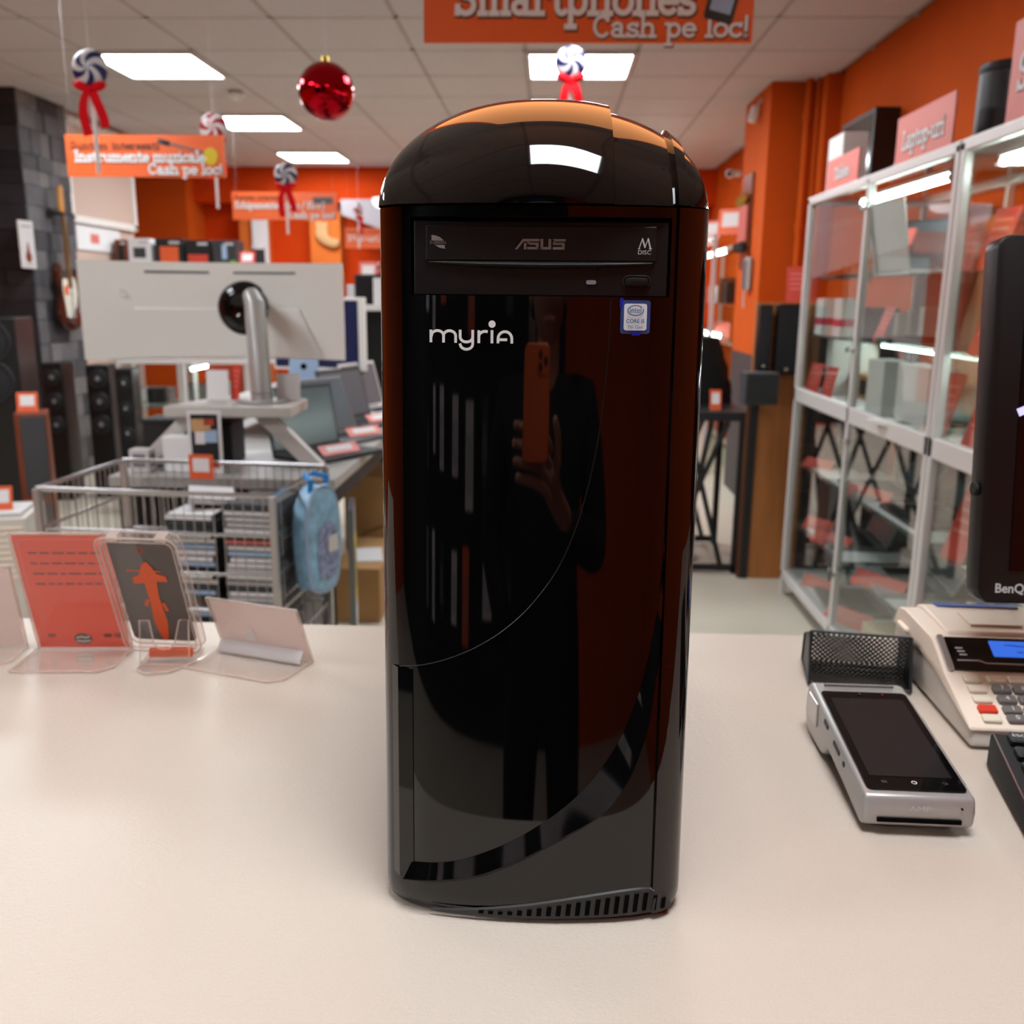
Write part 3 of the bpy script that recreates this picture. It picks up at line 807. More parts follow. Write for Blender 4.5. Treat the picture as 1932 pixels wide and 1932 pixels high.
fr_ = MB(); pts = rrect(0.092, 0.136, 0.006, cx=0, cy=0.075); ribbon(fr_, pts + [pts[0]], 0.0008, onp); fr_.build('print_border', 'red_line', card)
lg = MB(); poly(lg, [(0.010 * math.cos(k * math.pi / 12), 0.014 + 0.0075 * math.sin(k * math.pi / 12)) for k in range(24)], onp); lo = lg.build('round_emblem', 'logo_grey', card)
e2 = MB()
on2 = lambda x, z: tuple(M @ Vector((x, -0.0009, z)))
ribbon(e2, [(-.007, .0155), (-.002, .017), (.003, .0155), (.007, .017)], .002, on2); ribbon(e2, [(-.007, .0115), (.0, .0105), (.007, .0115)], .0022, on2)
e2.build('emblem_bands', 'print_white', lo)
for xx in (-0.034, 0.028, 0.040):
    q_ = MB(); poly(q_, [(xx + 0.005 * math.cos(k * math.pi / 6), 0.0185 + 0.0028 * math.sin(k * math.pi / 6)) for k in range(12)], onp); q_.build('small_mark', 'red_dark', card)

t, M, card = slant_holder('blank pale pink card in a low slanted acrylic holder beside the tower', (-0.308, 0.978, 0.951), -18.5, 0.116, 0.073, 22, 0.068, 'pink_translucent')
gr_ = MB(); gr_.grid([[tuple(M @ Vector((x, -0.004 - 0.012 * math.sin(math.pi * v), 0.001 + 0.018 * v))) for x in (-0.054, 0, 0.054)] for v in [k / 6 for k in range(7)]])
gr_.build('curled_paper', 'white_translucent', t, smooth=True)
on3 = lambda x, z: tuple(M @ Vector((x, -0.0036, z)))
g3 = MB(); poly(g3, [(-.018, .022), (-.006, .022), (-.008, .040), (-.016, .034)], on3); g3.build('glue_patch', 'white_card', t)
t, M, card = slant_holder('pale card in an acrylic holder cut by the left picture edge', (-0.642, 0.976, 0.951), 10, 0.110, 0.105, 14, 0.060, 'pink_translucent')

# clear phone case with a printed grey card, leaning on its easel
t = thing('phone_case', 'clear plastic phone case with grey card and orange print on the easel', 'phone case', (-0.4185, 0.974, 0.962), (19, 0, -3))
W_, H_, D_ = 0.088, 0.150, 0.013
rim = MB()
o_ = rrect(W_, H_, 0.012, 6, 0, H_ / 2); i_ = rrect(W_ - 0.010, H_ - 0.010, 0.008, 6, 0, H_ / 2); n_ = len(o_)
vs = [(x, -D_, y) for x, y in o_] + [(x, -D_, y) for x, y in i_] + [(x, 0, y) for x, y in o_] + [(x, 0, y) for x, y in i_]
fs = []
for k in range(n_):
    j = (k + 1) % n_
    fs += [(k, j, n_ + j, n_ + k), (2 * n_ + j, 2 * n_ + k, 3 * n_ + k, 3 * n_ + j), (j, k, 2 * n_ + k, 2 * n_ + j), (n_ + k, n_ + j, 3 * n_ + j, 3 * n_ + k)]
rim.add(vs, fs); rim.build('case_rim', 'acrylic', t, smooth=True)
e_ = MB(); e_.tube([(x, -D_, y) for x, y in o_], 0.0011, 6, True); e_.tube([(x, -D_, y) for x, y in i_], 0.0008, 6, True); e_.tube([(x, 0, y) for x, y in o_], 0.0009, 6, True)
e_.build('case_edge', 'acrylic_edge', t, smooth=True)
MB().prism(rrect(W_ - .003, H_ - .003, .011, 6, 0, H_ / 2), 0.0012, T4(0, 0.0, 0) @ rot4(90, 'X')).build('back_plate', 'acrylic', t)
cardb = MB().prism(rrect(W_ - .016, H_ - .018, .006, 5, 0, H_ / 2), 0.0008, T4(0, -0.003, 0) @ rot4(90, 'X')).build('printed_card', 'grey_translucent', t)
MB().prism([(-.036, .02), (.012, .02), (-.004, .138), (-.036, .138)], 0.0002, T4(0, -0.0041, 0) @ rot4(90, 'X')).build('grey_band', 'key_grey', cardb)
fg = MB(); onc = lambda x, z: (x, -0.0046, z)
poly(fg, [(-.005, .070), (.006, .070), (.008, .036), (.005, .014), (.0, .008), (-.004, .016), (-.007, .036)], onc)
poly(fg, [(-.018, .094), (-.010, .098), (-.004, .112), (.002, .116), (.006, .110), (.010, .100), (.020, .098), (.020, .090), (.008, .090), (.006, .070), (-.006, .070), (-.006, .088), (-.018, .086)], onc)
ribbon(fg, [(-.022, .1035), (.014, .1035)], .0016, onc); ribbon(fg, [(-.008, .064), (-.011, .058)], .004, onc); ribbon(fg, [(.009, .060), (.011, .052)], .004, onc)
ribbon(fg, [(.0032 * math.cos(k * .52) - .002, .130 + .0032 * math.sin(k * .52)) for k in range(13)], .0008, onc)
fg.build('orange_figure', 'orange_card', cardb)
for (a, b_) in (((-.030, H_), (-.018, H_)), ((.022, H_), (.034, H_))):
    MB().box(((a[0] + b_[0]) / 2, -D_ / 2, H_ - .001), (0.012, D_ + .001, 0.006)).build('corner_bumper', 'acrylic_edge', t, bevel=0.001)
t = thing('acrylic_easel', 'small clear acrylic easel with a U-notch in front of the phone case', 'stand', (-0.413, 0.972, 0.951), (0, 0, 6))
MB().prism([(-.026, 0.012), (.030, 0.012), (.030, -.030), (.010, -.056), (-.014, -.060), (-.026, -.048)], 0.0025).build('base_plate', 'acrylic', t)
MB().tube([(-.026, 0.012, .002), (-.026, -.048, .002), (-.014, -.060, .002), (.010, -.056, .002), (.030, -.030, .002), (.030, .012, .002)], 0.0011, 6).build('base_edge', 'acrylic_edge', t)
np_ = [(-.026, 0), (.026, 0), (.026, .050), (.016, .050)] + [(x * 1.0, y) for x, y in arc(0, .030, .012, .012, 0, -180, 8)] + [(-.016, .050), (-.026, .050)]
MB().prism(np_, 0.0025, T4(0, -.034, 0) @ rot4(90 - 10, 'X')).build('notched_plate', 'acrylic', t)
MB().tube([tuple((T4(0, -.034, 0) @ rot4(80, 'X')) @ Vector((x, y, 0.0012))) for x, y in np_], 0.0009, 6, True).build('notch_edge', 'acrylic_edge', t)
MB().box((.004, -.022, .011), (.046, .008, .010)).build('orange_tab', 'orange_card', t, bevel=0.001)

# black wire-mesh card holder
t = thing('mesh_card_holder', 'black wire mesh card holder behind the payment terminal', 'card holder', (0.332, 0.940, 0.951), (0, 0, -9))
hw, hh = 0.050, 0.054
def wires(f, u0, u1, v0, v1, step, r):
    mb = MB(); Lu, Lv = u1 - u0, v1 - v0
    k = -Lv
    while k < Lu:
        for sgn in (1, -1):
            a0 = max(0, -k); a1 = min(Lv, Lu - k)
            if a1 - a0 < 1e-4: continue
            p = [(k + a, a) for a in (a0, a1)]
            q = [f(u0 + x, (v0 + y) if sgn > 0 else (v1 - y)) for x, y in p]
            mb.tube(q, r, 4)
        k += step
    return mb
wires(lambda x, z: (x, 0.010 - 0.012 * z / hh, z), -hw, hw, 0.004, hh, 0.0054, 0.00070).build('back_mesh', 'mesh_black', t)
wires(lambda x, y: (x, y, 0.003), -hw, hw, -0.022, 0.010, 0.0054, 0.00070).build('floor_mesh', 'mesh_black', t)
wires(lambda x, z: (x, 0.045 - 0.004 * z / 0.035, z), -hw, hw, 0.004, 0.035, 0.0054, 0.00070).build('front_mesh', 'mesh_black', t)
wires(lambda x, y: (x, y, 0.003), -hw, hw, 0.010, 0.046, 0.0054, 0.00070).build('tray_mesh', 'mesh_black', t)
for s in (-1, 1):
    MB().add([(s * hw, -0.004, hh), (s * hw, 0.046, 0.035), (s * hw, 0.046, 0.002), (s * hw, -0.022, 0.002), (s * (hw - .0015), -0.004, hh), (s * (hw - .0015), 0.046, 0.035), (s * (hw - .0015), 0.046, 0.002), (s * (hw - .0015), -0.022, 0.002)],
             [(0, 1, 2, 3), (4, 5, 6, 7), (0, 1, 5, 4), (1, 2, 6, 5), (2, 3, 7, 6), (3, 0, 4, 7)]).build('side_plate', 'mesh_black', t)
    MB().tube([(s * hw, -0.003, hh), (s * hw, -0.023, 0.003), (s * hw, 0.046, 0.003), (s * hw, 0.041, 0.035)], 0.0016, 6).build('side_rod', 'steel_dark', t)
MB().tube([(-hw, -0.003, hh), (hw, -0.003, hh)], 0.0015, 6).build('top_rod', 'steel_dark', t)
MB().tube([(-hw, -0.022, 0.003), (hw, -0.022, 0.003)], 0.0015, 6).build('bottom_rod', 'steel_dark', t)

# payment terminal
t = thing('payment_terminal', 'silver handheld payment terminal with a blank black touchscreen', 'card terminal', (0.2875, 0.735, 0.951), (0, 0, -1.5))
prof = [(-.088, .008), (-.089, .020), (-.086, .031), (.080, .049), (.088, .047), (.093, .036), (.094, .020), (.088, .006), (.078, .0025), (.034, .0025), (.026, .006), (.016, .016), (-.04, .010), (-.082, .004)]
tb = MB().prism(prof, 0.083, T4(-.0415, 0, 0) @ rot4(90, 'Z') @ rot4(90, 'X'))
tb = tb.build('body', 'silver_paint', t, smooth=True, bevel=0.0035, seg=3)
sl = math.degrees(math.atan2(.018, .166))
SM = T4(0, -.003, .0402 + .0006) @ rot4(sl, 'X')
def tplate(w, h, r, z, name, m, cy=0, par=t):
    return MB().prism(rrect(w, h, r, 5, 0, cy), 0.0008, SM @ T4(0, 0, z)).build(name, m, par)
gl_ = tplate(.0745, .146, .004, 0.0, 'screen_glass', 'screen_black', -.005)
tplate(.0625, .117, .001, .0004, 'display', 'screen_grey', -.003, gl_)
ic = MB(); f5 = lambda x, y: tuple((SM @ T4(0, 0, .0015)) @ Vector((x, y, 0)))
ribbon(ic, [(x, y) for x, y in arc(0, -.0695, .0018, .0018, 0, 360, 10)], .0006, f5)
ic.build('home_mark', 'print_white', gl_)
ic = MB()
for dy in (-.0012, 0, .0012): ribbon(ic, [(-.0245, -.0695 + dy), (-.0205, -.0695 + dy)], .0005, f5)
ic.build('menu_mark', 'logo_grey', gl_)
ic = MB(); ribbon(ic, [(.0215, -.0685), (.0245, -.0685), (.025, -.070), (.022, -.071)], .0005, f5); ic.build('back_mark', 'logo_grey', gl_)
MB().cyl(f5(-.004, .063), tuple(Vector(f5(-.004, .063)) + Vector((0, 0, .0003))), .0012, n=10).build('camera_dot', 'logo_grey', gl_)
MB().cyl(f5(.016, .063), tuple(Vector(f5(.016, .063)) + Vector((0, 0, .0003))), .0007, n=8).build('status_dot', 'key_red', gl_)
MB().box((0, -.0893, .0125), (.062, .002, .0032)).build('card_slot', 'void_black', t)
MB().box((0, .076, .0497), (.062, .0012, .0016), (6, 0, 0)).build('paper_slot', 'key_grey', t)
MB().box((.0425, -.012, .031), (.0035, .10, .006), (sl, 0, 0)).build('swipe_reader', 'black_gloss', t, bevel=0.0012)
for (yy, zz, L) in ((.022, .036, .012), (-.012, .031, .018), (-.034, .028, .004)):
    MB().box((-.0418, yy, zz), (.0016, L, .004), (sl, 0, 0)).build('side_button', 'steel_dark', t, bevel=0.0006)
MB().box((-.042, .066, .030), (.002, .030, .022)).build('printer_cover_seam', 'silver_metal', t, bevel=0.0015)
sans('maker_lettering', 'AMP', .006, 'print_grey', t, T4(0, -.0897, .0225) @ rot4(84, 'X'), width=.016)
MB().cyl((.030, -.0893, .024), (.030, -.091, .024), .0008, n=8).build('microphone_hole', 'void_black', t)
for (x, y) in ((-.026, -.066), (.026, -.066)):
    MB().cyl((x, y, 0), (x, y, .007), .005, n=12).build('foot', 'black_matte', t)
MB().box((0, .055, .0018), (.066, .05, .0032)).build('bottom_pad', 'black_matte', t)

# cash register
t = thing('cash_register', 'cream electronic cash register with blue display and grey number keys', 'cash register', (0.384, 0.790, 0.951), (0, 0, -2))
RW = 0.165
low = [(0, 0.002), (0.003, .018), (.075, .040), (.2, .048), (.218, .044), (.222, .002)]
MB().prism(low, RW - .004, T4(.002, 0, 0) @ rot4(90, 'Z') @ rot4(90, 'X')).build('lower_case', 'cream_side', t, smooth=True, bevel=0.004, seg=3)
upp = [(0.000, .018), (.001, .0215), (.066, .0445), (.072, .047), (.106, .0655), (.113, .067), (.122, .067), (.19, .069), (.206, .066), (.216, .056), (.219, .044), (.10, .040)]
up = MB().prism(upp, RW, T4(0, 0, 0) @ rot4(90, 'Z') @ rot4(90, 'X')).build('upper_case', 'cream_plastic', t, smooth=True, bevel=0.0035, seg=3)
MB().prism([(.112, .062), (.118, .0705), (.19, .0735), (.206, .070), (.214, .060), (.2, .052)], .118, T4(.018, 0, 0) @ rot4(90, 'Z') @ rot4(90, 'X')).build('printer_cover', 'cream_plastic', t, smooth=True, bevel=0.003, seg=3)
MB().box((.072, .150, .0733), (.052, .036, .002), (2, 0, 0)).build('cover_grip', 'cream_plastic', t, bevel=0.0015)
MB().box((.074, .192, .0742), (.085, .012, .0012), (-4, 0, 0)).build('blue_label', 'blue_print', t)
MB().box((-.001, .185, .050), (.006, .03, .006)).build('side_tab', 'cream_plastic', t, bevel=0.002)
dsl = math.degrees(math.atan2(.0185, .034))
DM = T4(0, .0895, .0568) @ rot4(dsl, 'X')
MB().prism(rrect(RW - .012, .041, .002, 4, RW / 2 + .004, 0), .0022, DM).build('display_panel', 'screen_black', t)
MB().prism(rrect(RW, .020, .001, 4, RW / 2 + .052, .0065), .0026, DM).build('display_window', 'lcd_blue', t)
f6 = lambda x, y: tuple((DM @ T4(0, 0, .0029)) @ Vector((x, y, 0)))
lt = MB(); rr = random.Random(5)
for yy in (.0105, .0022):
    x = .066 if yy > .005 else .076
    while x < RW - .004:
        L = rr.uniform(.0012, .0024); ribbon(lt, [(x, yy + rr.uniform(-.001, .001)), (x + L, yy + rr.uniform(-.001, .001))], .0012, f6); x += L + .0012
lt.build('display_characters', 'lcd_text', t)
f7 = lambda x, y: tuple((DM @ T4(0, 0, .0026)) @ Vector((x, y, 0)))
sp = MB(); ribbon(sp, [(.016, -.0095), (.036, -.0095), (.042, -.0125), (RW - .004, -.0125)], .0016, f7); sp.build('silver_stripe', 'print_grey', t)
for k in range(3):
    s_ = MB(); ribbon(s_, [(.018 + .001 * k, .006 - .0042 * k), (.024 + .001 * k, .006 - .0042 * k)], .0018, f7); s_.build('panel_mark', 'print_grey', t)
MB().prism(rrect(.006, .044, .002, 4, .0065, 0), .0036, DM).build('chrome_cheek', 'silver_metal', t)
ksl = math.degrees(math.atan2(.023, .065)); KM = T4(0, .0335, .0325) @ rot4(ksl, 'X')
k_c = MB().prism(rrect(.0165, .0098, .0018), .0042).mesh('key', 'key_cream', smooth=True, bevel=0.001, seg=1)
k_g = MB().prism(rrect(.0165, .0098, .0018), .0050).mesh('key', 'key_grey', smooth=True, bevel=0.001, seg=1)
k_r = MB().prism(rrect(.0165, .0098, .0018), .0046).mesh('key', 'key_red', smooth=True, bevel=0.001, seg=1)
def key(x, y, me, txt=None, m='print_white'):
    o = link('key', me, t); o.matrix_local = KM @ T4(x, y, 0)
    if txt:
        q = sans('key_lettering', txt, .0072 if len(txt) == 1 else .003, m, o, T4(0, 0, .0052 if me is k_g else .0048))
YR = [.0275, .0140, .0005, -.0130, -.0245]
for j, lbl in enumerate((None, None, None, None, None)):
    key(.0225, YR[j], k_r if j == 3 else k_c)
for j, rowt in enumerate((None, '789', '456', '123', '0.')):
    for c_ in range(6):
        x = .0445 + .0190 * c_
        if x > RW - .012: continue
        if j == 0: key(x, YR[0], k_c)
        elif c_ < 3 and c_ < len(rowt): key(x, YR[j], k_g, rowt[c_])
        elif c_ < 3: key(x, YR[j], k_g)
        else: key(x, YR[j], k_c)

# keyboard at the right edge
t = thing('keyboard', 'black keyboard in front of the cash register, cut by the right picture edge', 'keyboard', (0.387, 0.760, 0.951), (0, 0, -11))
MB().prism([(0, .001), (0, .030), (-.006, .034), (-.150, .020), (-.156, .014), (-.156, .001)], .44, rot4(90, 'Z') @ rot4(90, 'X')).build('case', 'black_soft', t, smooth=True, bevel=0.002)
kt = MB().prism(rrect(.0155, .0150, .002), .007).mesh('key', 'black_satin', smooth=True, bevel=0.0012, seg=1)
bsl = math.degrees(math.atan2(.014, .144))
for j in range(6):
    for c_ in range(22):
        o = link('key', kt, t); o.matrix_local = T4(.017 + .0195 * c_, -.019 - .0225 * j, .0322 - .0022 * j) @ rot4(bsl, 'X')
        if j == 0 and c_ == 0: sans('key_lettering', 'ESC', .0058, 'print_white', o, T4(0, .001, .0073), width=.0105)
MB().tube([(0.001, -.006, .0335), (0.001, -.15, .0198)], .0008, 6).build('edge_line', 'chrome', t)

# till monitor
t = thing('till_monitor', 'black flat monitor standing at the right edge of the counter', 'monitor', (0.744, 0.88, 0.951), (0, 0, 0))
PM = T4(-.103, -.080, .135) @ rot4(-8, 'X')
MW, MH = .52, .318
def mp(mb, name, m, par=None, **k): 
    o = mb.build(name, m, par or t, **k); o.matrix_local = PM; return o
fr_ = MB(); o_ = rrect(MW, MH, .012, 5, 0, MH / 2); i_ = [(-MW / 2 + .026, .030), (MW / 2 - .026, .030), (MW / 2 - .026, MH - .022), (-MW / 2 + .026, MH - .022)]
bz = MB().prism(o_, .026, T4(0, .026, 0) @ rot4(90, 'X')); shell_ = mp(bz, 'bezel', 'black_satin', smooth=True, bevel=0.003)
mp(MB().prism(rrect(MW - .02, MH - .02, .012, 5, 0, MH / 2), .03, T4(0, .056, 0) @ rot4(90, 'X')), 'rear_shell', 'black_satin', smooth=True, bevel=0.01)
mp(MB().add([(x, -.0008, z) for x, z in i_], [(0, 1, 2, 3)]), 'screen', 'screen_black')
mp(MB().tube([(x, -.0008, z) for x, z in i_], .0008, 4, True), 'screen_edge', 'black_gloss')
mat('lilac_glow', (190, 190, 245), .4, emit=(196, 194, 246), estr=.8)
sk = MB(); ribbon(sk, [(-MW / 2 + .027 + .012 * k, .168 + .0055 * k - .00030 * k * k) for k in range(9)], .007, lambda x, z: (x, -.0014, z)); mp(sk, 'screen_stripe', 'lilac_glow')
o = sans('brand_lettering', 'BenQ', .0115, 'print_grey', t, T4(-MW / 2 + .027, -.0008, .0135) @ rot4(90, 'X'), width=.025, bold=.0003); o.matrix_local = PM
mp(MB().cyl((-MW / 2 - .001, .012, .10), (-MW / 2 - .004, .012, .10), .006, n=16), 'lock_hole', 'black_matte')
MB().box((0, -.012, .12), (.06, .018, .24)).build('stand_neck', 'black_satin', t, bevel=0.004)
MB().prism(rrect(.17, .15, .03, 6, 0, .02), .010).build('stand_base', 'black_satin', t, bevel=0.003)
t = thing('paper_tray', 'pale tray with blue leaflets behind the cash register', 'tray', (0.545, 1.045, 0.951), (0, 0, -14))
MB().add([(-.05, -.028, 0), (.05, -.028, 0), (.05, .028, 0), (-.05, .028, 0), (-.05, -.028, .034), (.05, -.028, .022), (.05, .028, .030), (-.05, .028, .046)], [(0, 3, 2, 1), (4, 5, 6, 7), (0, 1, 5, 4), (1, 2, 6, 5), (2, 3, 7, 6), (3, 0, 4, 7)]).build('tray_body', 'cardboard_pale', t, bevel=0.002)
MB().add([(-.040, -.024, .0355), (.048, -.024, .0245), (.048, .024, .0325), (-.040, .024, .0465)], [(0, 1, 2, 3)]).build('leaflet', 'blue_print', t)
# ================================================================== hanging from the ceiling
def sign(label, x0, x1, Y, z0, z1, lines, extra=None):
    t = thing('hanging_sign', label, 'sign', ((x0 + x1) / 2, Y, z0), group='orange hanging signs')
    w, h = x1 - x0, z1 - z0
    MB().box((0, 0.004, h / 2), (w, 0.008, h)).build('board', 'sign_orange', t)
    for (txt, lx, wid, base, xh, m, wt) in lines:
        if m != 'print_black':
            sh = MB(); slab(sh, txt, lx - (x0 + x1) / 2 + wid * .004, base - xh * .07, xh, lambda x, y: (x, -0.0006, y), wt * 1.35, wid); sh.build('lettering_shadow', 'sign_shadow', t)
        lt = MB(); slab(lt, txt, lx - (x0 + x1) / 2, base, xh, lambda x, y: (x, -0.0022, y), wt, wid); lt.build('lettering', m, t)
    for s in (-1, 1):
        MB().tube([(s * w * .46, 0.004, h), (s * w * .46, 0.004, H - z0 + .01)], 0.0003, 5).build('hanging_wire', 'paper_grey', t)
    if extra: extra(t, w, h)
    return t
def phone_pic(t, w, h):
    MB().prism(rrect(.062, .090, .008), .002, T4(.287, -.0005, .085) @ rot4(90, 'X') @ rot4(-14, 'Z')).build('phone_picture', 'laptop_dark', t)
    MB().prism(rrect(.046, .062, .003), .002, T4(.288, -.0014, .089) @ rot4(90, 'X') @ rot4(-14, 'Z')).build('phone_picture_screen', 'pale_blue', t)
sign('large orange sign reading Smartphones, cut by the top picture edge above the tower', -0.281, 0.425, 2.2, 1.881, 2.075,
     [('Suntem interesati de:', -.24, .44, .158, .018, 'print_black', .16), ('Smartphones', -.213, .515, .055, .048, 'print_white', .24), ('Cash pe loc!', .084, .335, .0105, .029, 'print_white', .24)], phone_pic)
def guitar_pic(t, w, h):
    MB().prism([(.031 * math.cos(k * math.pi / 10), .036 * math.sin(k * math.pi / 10)) for k in range(20)], .002, T4(.285, -.0005, .085) @ rot4(90, 'X')).build('guitar_picture_body', 'yellow_print', t)
    MB().box((.17, -.0013, .122), (.19, .002, .009), (0, 14, 0)).build('guitar_picture_neck', 'key_grey', t)
    MB().box((.085, -.0013, .142), (.05, .002, .02), (0, 14, 0)).build('guitar_picture_head', 'laptop_dark', t)
sign('orange sign reading Instrumente muzicale with a guitar picture, hanging on the left', -2.09, -1.40, 4.2, 1.834, 2.006,
     [('Suntem interesati', -2.07, .39, .113, .021, 'print_black', .20), ('Instrumente muzicale', -2.055, .575, .062, .030, 'print_white', .26), ('Cash pe loc!', -1.735, .325, .012, .029, 'print_white', .26)], guitar_pic)
def amp_pic(t, w, h):
    MB().box((.30, -.0005, .145), (.15, .004, .045)).build('amplifier_picture', 'laptop_dark', t)
sign('orange sign reading Echipamente audio, behind the small blue lollipop', -2.461, -1.645, 7.5, 1.908, 2.115,
     [('Suntem interesati de:', -2.44, .46, .150, .024, 'print_black', .18), ('Echipamente audio / HI-FI', -2.44, .70, .085, .034, 'print_white', .22), ('Cash pe loc!', -2.02, .36, .015, .032, 'print_white', .22)], amp_pic)
sign('orange sign reading DVD-uri in the far corner, half hidden by the tower', -1.91, -1.10, 9.0, 1.772, 1.955,
     [('Suntem interesati', -1.89, .42, .138, .020, 'print_black', .18), ('DVD-uri / ', -1.88, .36, .065, .034, 'print_white', .22)])

def lollipop(label, c, zbot, r, stripe, turn=0, spin=0, bow='full'):
    t = thing('lollipop_ornament', label, 'ornament', (c[0], c[1], zbot), (0, 0, turn), group='swirl lollipop ornaments')
    zc = c[2] - zbot
    NS, NA, NR = 5, 60, 12
    parts = [MB(), MB()]
    def pt(a, rho, side):
        tw_ = a + 1.1 * (1 - rho) + spin
        yy = side * 0.42 * r * math.sqrt(max(0, 1 - rho ** 2.2))
        return (r * rho * math.cos(tw_), yy, zc + r * rho * math.sin(tw_))
    for side in (-1, 1):
        for i in range(NA):
            k = (i * NS * 2 // NA) % 2
            for j in range(NR):
                a0, a1 = 2 * math.pi * i / NA, 2 * math.pi * (i + 1) / NA
                p = [pt(a0, j / NR, side), pt(a1, j / NR, side), pt(a1, (j + 1) / NR, side), pt(a0, (j + 1) / NR, side)]
                parts[k].add(p, [(0, 1, 2, 3)])
    parts[0].build('swirl_stripe', stripe, t, smooth='all', merge=True)
    parts[1].build('swirl_candy', 'candy_white', t, smooth='all', merge=True)
    MB().cyl((0, 0, 0), (0.0, 0, zc - r * .9), 0.0075, n=12).build('stick', 'stick_white', t, smooth=True)
    zb = zc - r * 1.06
    for s in (-1, 1):
        MB().lathe([(.0001, -1)] + [(math.cos(R(a)), math.sin(R(a))) for a in range(-75, 76, 15)] + [(.0001, 1)], 14, T4(s * r * .48, -.014, zb + r * .13) @ rot4(-s * 18, 'Y') @ Matrix.Diagonal((r * .46, .016, r * .24, 1))).build('bow_loop', 'ribbon_red', t, smooth='all')
    MB().box((0, -.018, zb), (.02, .02, .02)).build('bow_knot', 'ribbon_red', t, bevel=.004)
    for s in (-1, 1):
        tl = MB(); L = r * (2.4 if s < 0 else 2.0)
        tl.grid([[(s * (0.006 + r * .55 * (1 - (1 - q) ** 2) - (r * .3 * q * q if s < 0 else 0)) + v, -.016 - .01 * math.sin(q * 5), zb - L * q + .25 * v) for v in (-.017, .017)] for q in [k / 8 for k in range(9)]])
        tl.build('bow_tail', 'ribbon_red', t, smooth=True)
    MB().tube([(0, 0, zc + r), (0, 0, H - zbot + .01)], 0.0008, 4).build('thread', 'white_plastic', t)
    return t
lollipop('blue and white swirl lollipop with long red bow, largest, beside the left ceiling light', (-1.675, 3.6, 2.135), 1.775, 0.066, 'candy_blue', 0, 0.5)
lollipop('blue and white swirl lollipop hanging between the Smartphones sign and the tower', (0.073, 4.2, 2.292), 1.96, 0.066, 'candy_blue', 0, 2.6)
lollipop('red and white swirl lollipop half hidden behind the Instrumente muzicale sign', (-1.585, 4.62, 2.105), 1.742, 0.067, 'candy_red', 0, 1.2)
lollipop('small blue and white swirl lollipop hanging in front of the far orange wall', (-1.465, 5.4, 1.988), 1.675, 0.064, 'candy_blue', 0, 1.9)
lollipop('dark red swirl lollipop turned edge-on in the far corner beside the tower', (-1.60, 8.1, 2.03), 1.73, 0.066, 'candy_red', 78, 0.2)

t = thing('bauble', 'shiny red Christmas bauble with gold cap hanging from the ceiling', 'ornament', (-0.77, 3.4, 2.021))
MB().lathe([(0.0001, -.094)] + [(.094 * math.cos(R(a)), .094 * math.sin(R(a))) for a in range(-84, 85, 6)] + [(.0001, .094)], 40).build('ball', 'bauble_red', t, smooth='all')
cp = MB(); cp.cyl((0, 0, .090), (0, 0, .108), .014, .012, 20); cp.build('cap', 'bauble_gold', t, smooth=True)
MB().tube([(.007 * math.cos(R(a)), 0, .113 + .007 * math.sin(R(a))) for a in range(0, 360, 30)], .0014, 6, True).build('ring', 'bauble_gold', t)
MB().tube([(0, 0, .12), (0, 0, H - 2.021 + .01)], .0008, 4).build('thread', 'white_plastic', t)

t = thing('security_camera', 'small white dome security camera high on the far right orange wall', 'camera', (1.62, 8.85, 2.43))
MB().box((.035, 0, .0), (.07, .05, .05)).build('bracket', 'white_plastic', t, bevel=0.01)
MB().lathe([(.0001, -.04)] + [(.042 * math.cos(R(a)), .04 * math.sin(R(a))) for a in range(-80, 91, 10)], 24, T4(-.03, 0, 0)).build('housing', 'white_plastic', t, smooth=True)
MB().lathe([(.0001, -.022)] + [(.022 * math.cos(R(a)), .022 * math.sin(R(a))) for a in range(-80, 91, 10)], 20, T4(-.045, -.028, -.008)).build('lens_dome', 'screen_black', t, smooth=True)
t = thing('wall_sensor', 'small white motion sensor under the ceiling on the orange pilaster', 'sensor', (1.31, 6.42, 2.45))
MB().box((-.03, 0, .04), (.05, .06, .10), (0, 12, 0)).build('housing', 'white_plastic', t, bevel=0.012)
MB().box((-.058, 0, .03), (.006, .04, .045), (0, 12, 0)).build('sensor_window', 'paper_grey', t, bevel=0.002)
MB().cyl((-.01, 0, .09), (.02, 0, .13), .010, n=10).build('bracket', 'white_plastic', t)
t = thing('smoke_detector', 'small white smoke detector on the ceiling above the red lollipop', 'detector', (-2.05, 6.45, H - .014))
MB().lathe([(.0001, -.045), (.03, -.045), (.034, -.03), (.05, -.022), (.052, 0), (.0001, 0)], 24).build('housing', 'white_plastic', t, smooth=True)
MB().cyl((.03, -.01, -.03), (.03, -.012, -.038), .004, n=8).build('indicator', 'key_red', t)
t = thing('ceiling_lamp', 'round bright ceiling lamp in the far corner, cut by the tower', 'ceiling light', (-1.62, 9.75, 2.255))
MB().box((0, .03, .012), (.04, .12, .02)).build('bracket', 'white_plastic', t)
MB().cyl((0, -.05, 0), (0, -.05, .03), .15, .15, 32).build('base', 'white_plastic', t, smooth=True)
MB().lathe([(.0001, .075), (.06, .072), (.11, .055), (.14, .03), (.148, .0)], 32, T4(0, -.05, 0) @ rot4(180, 'X')).build('diffuser', 'lamp_glow', t, smooth=True)
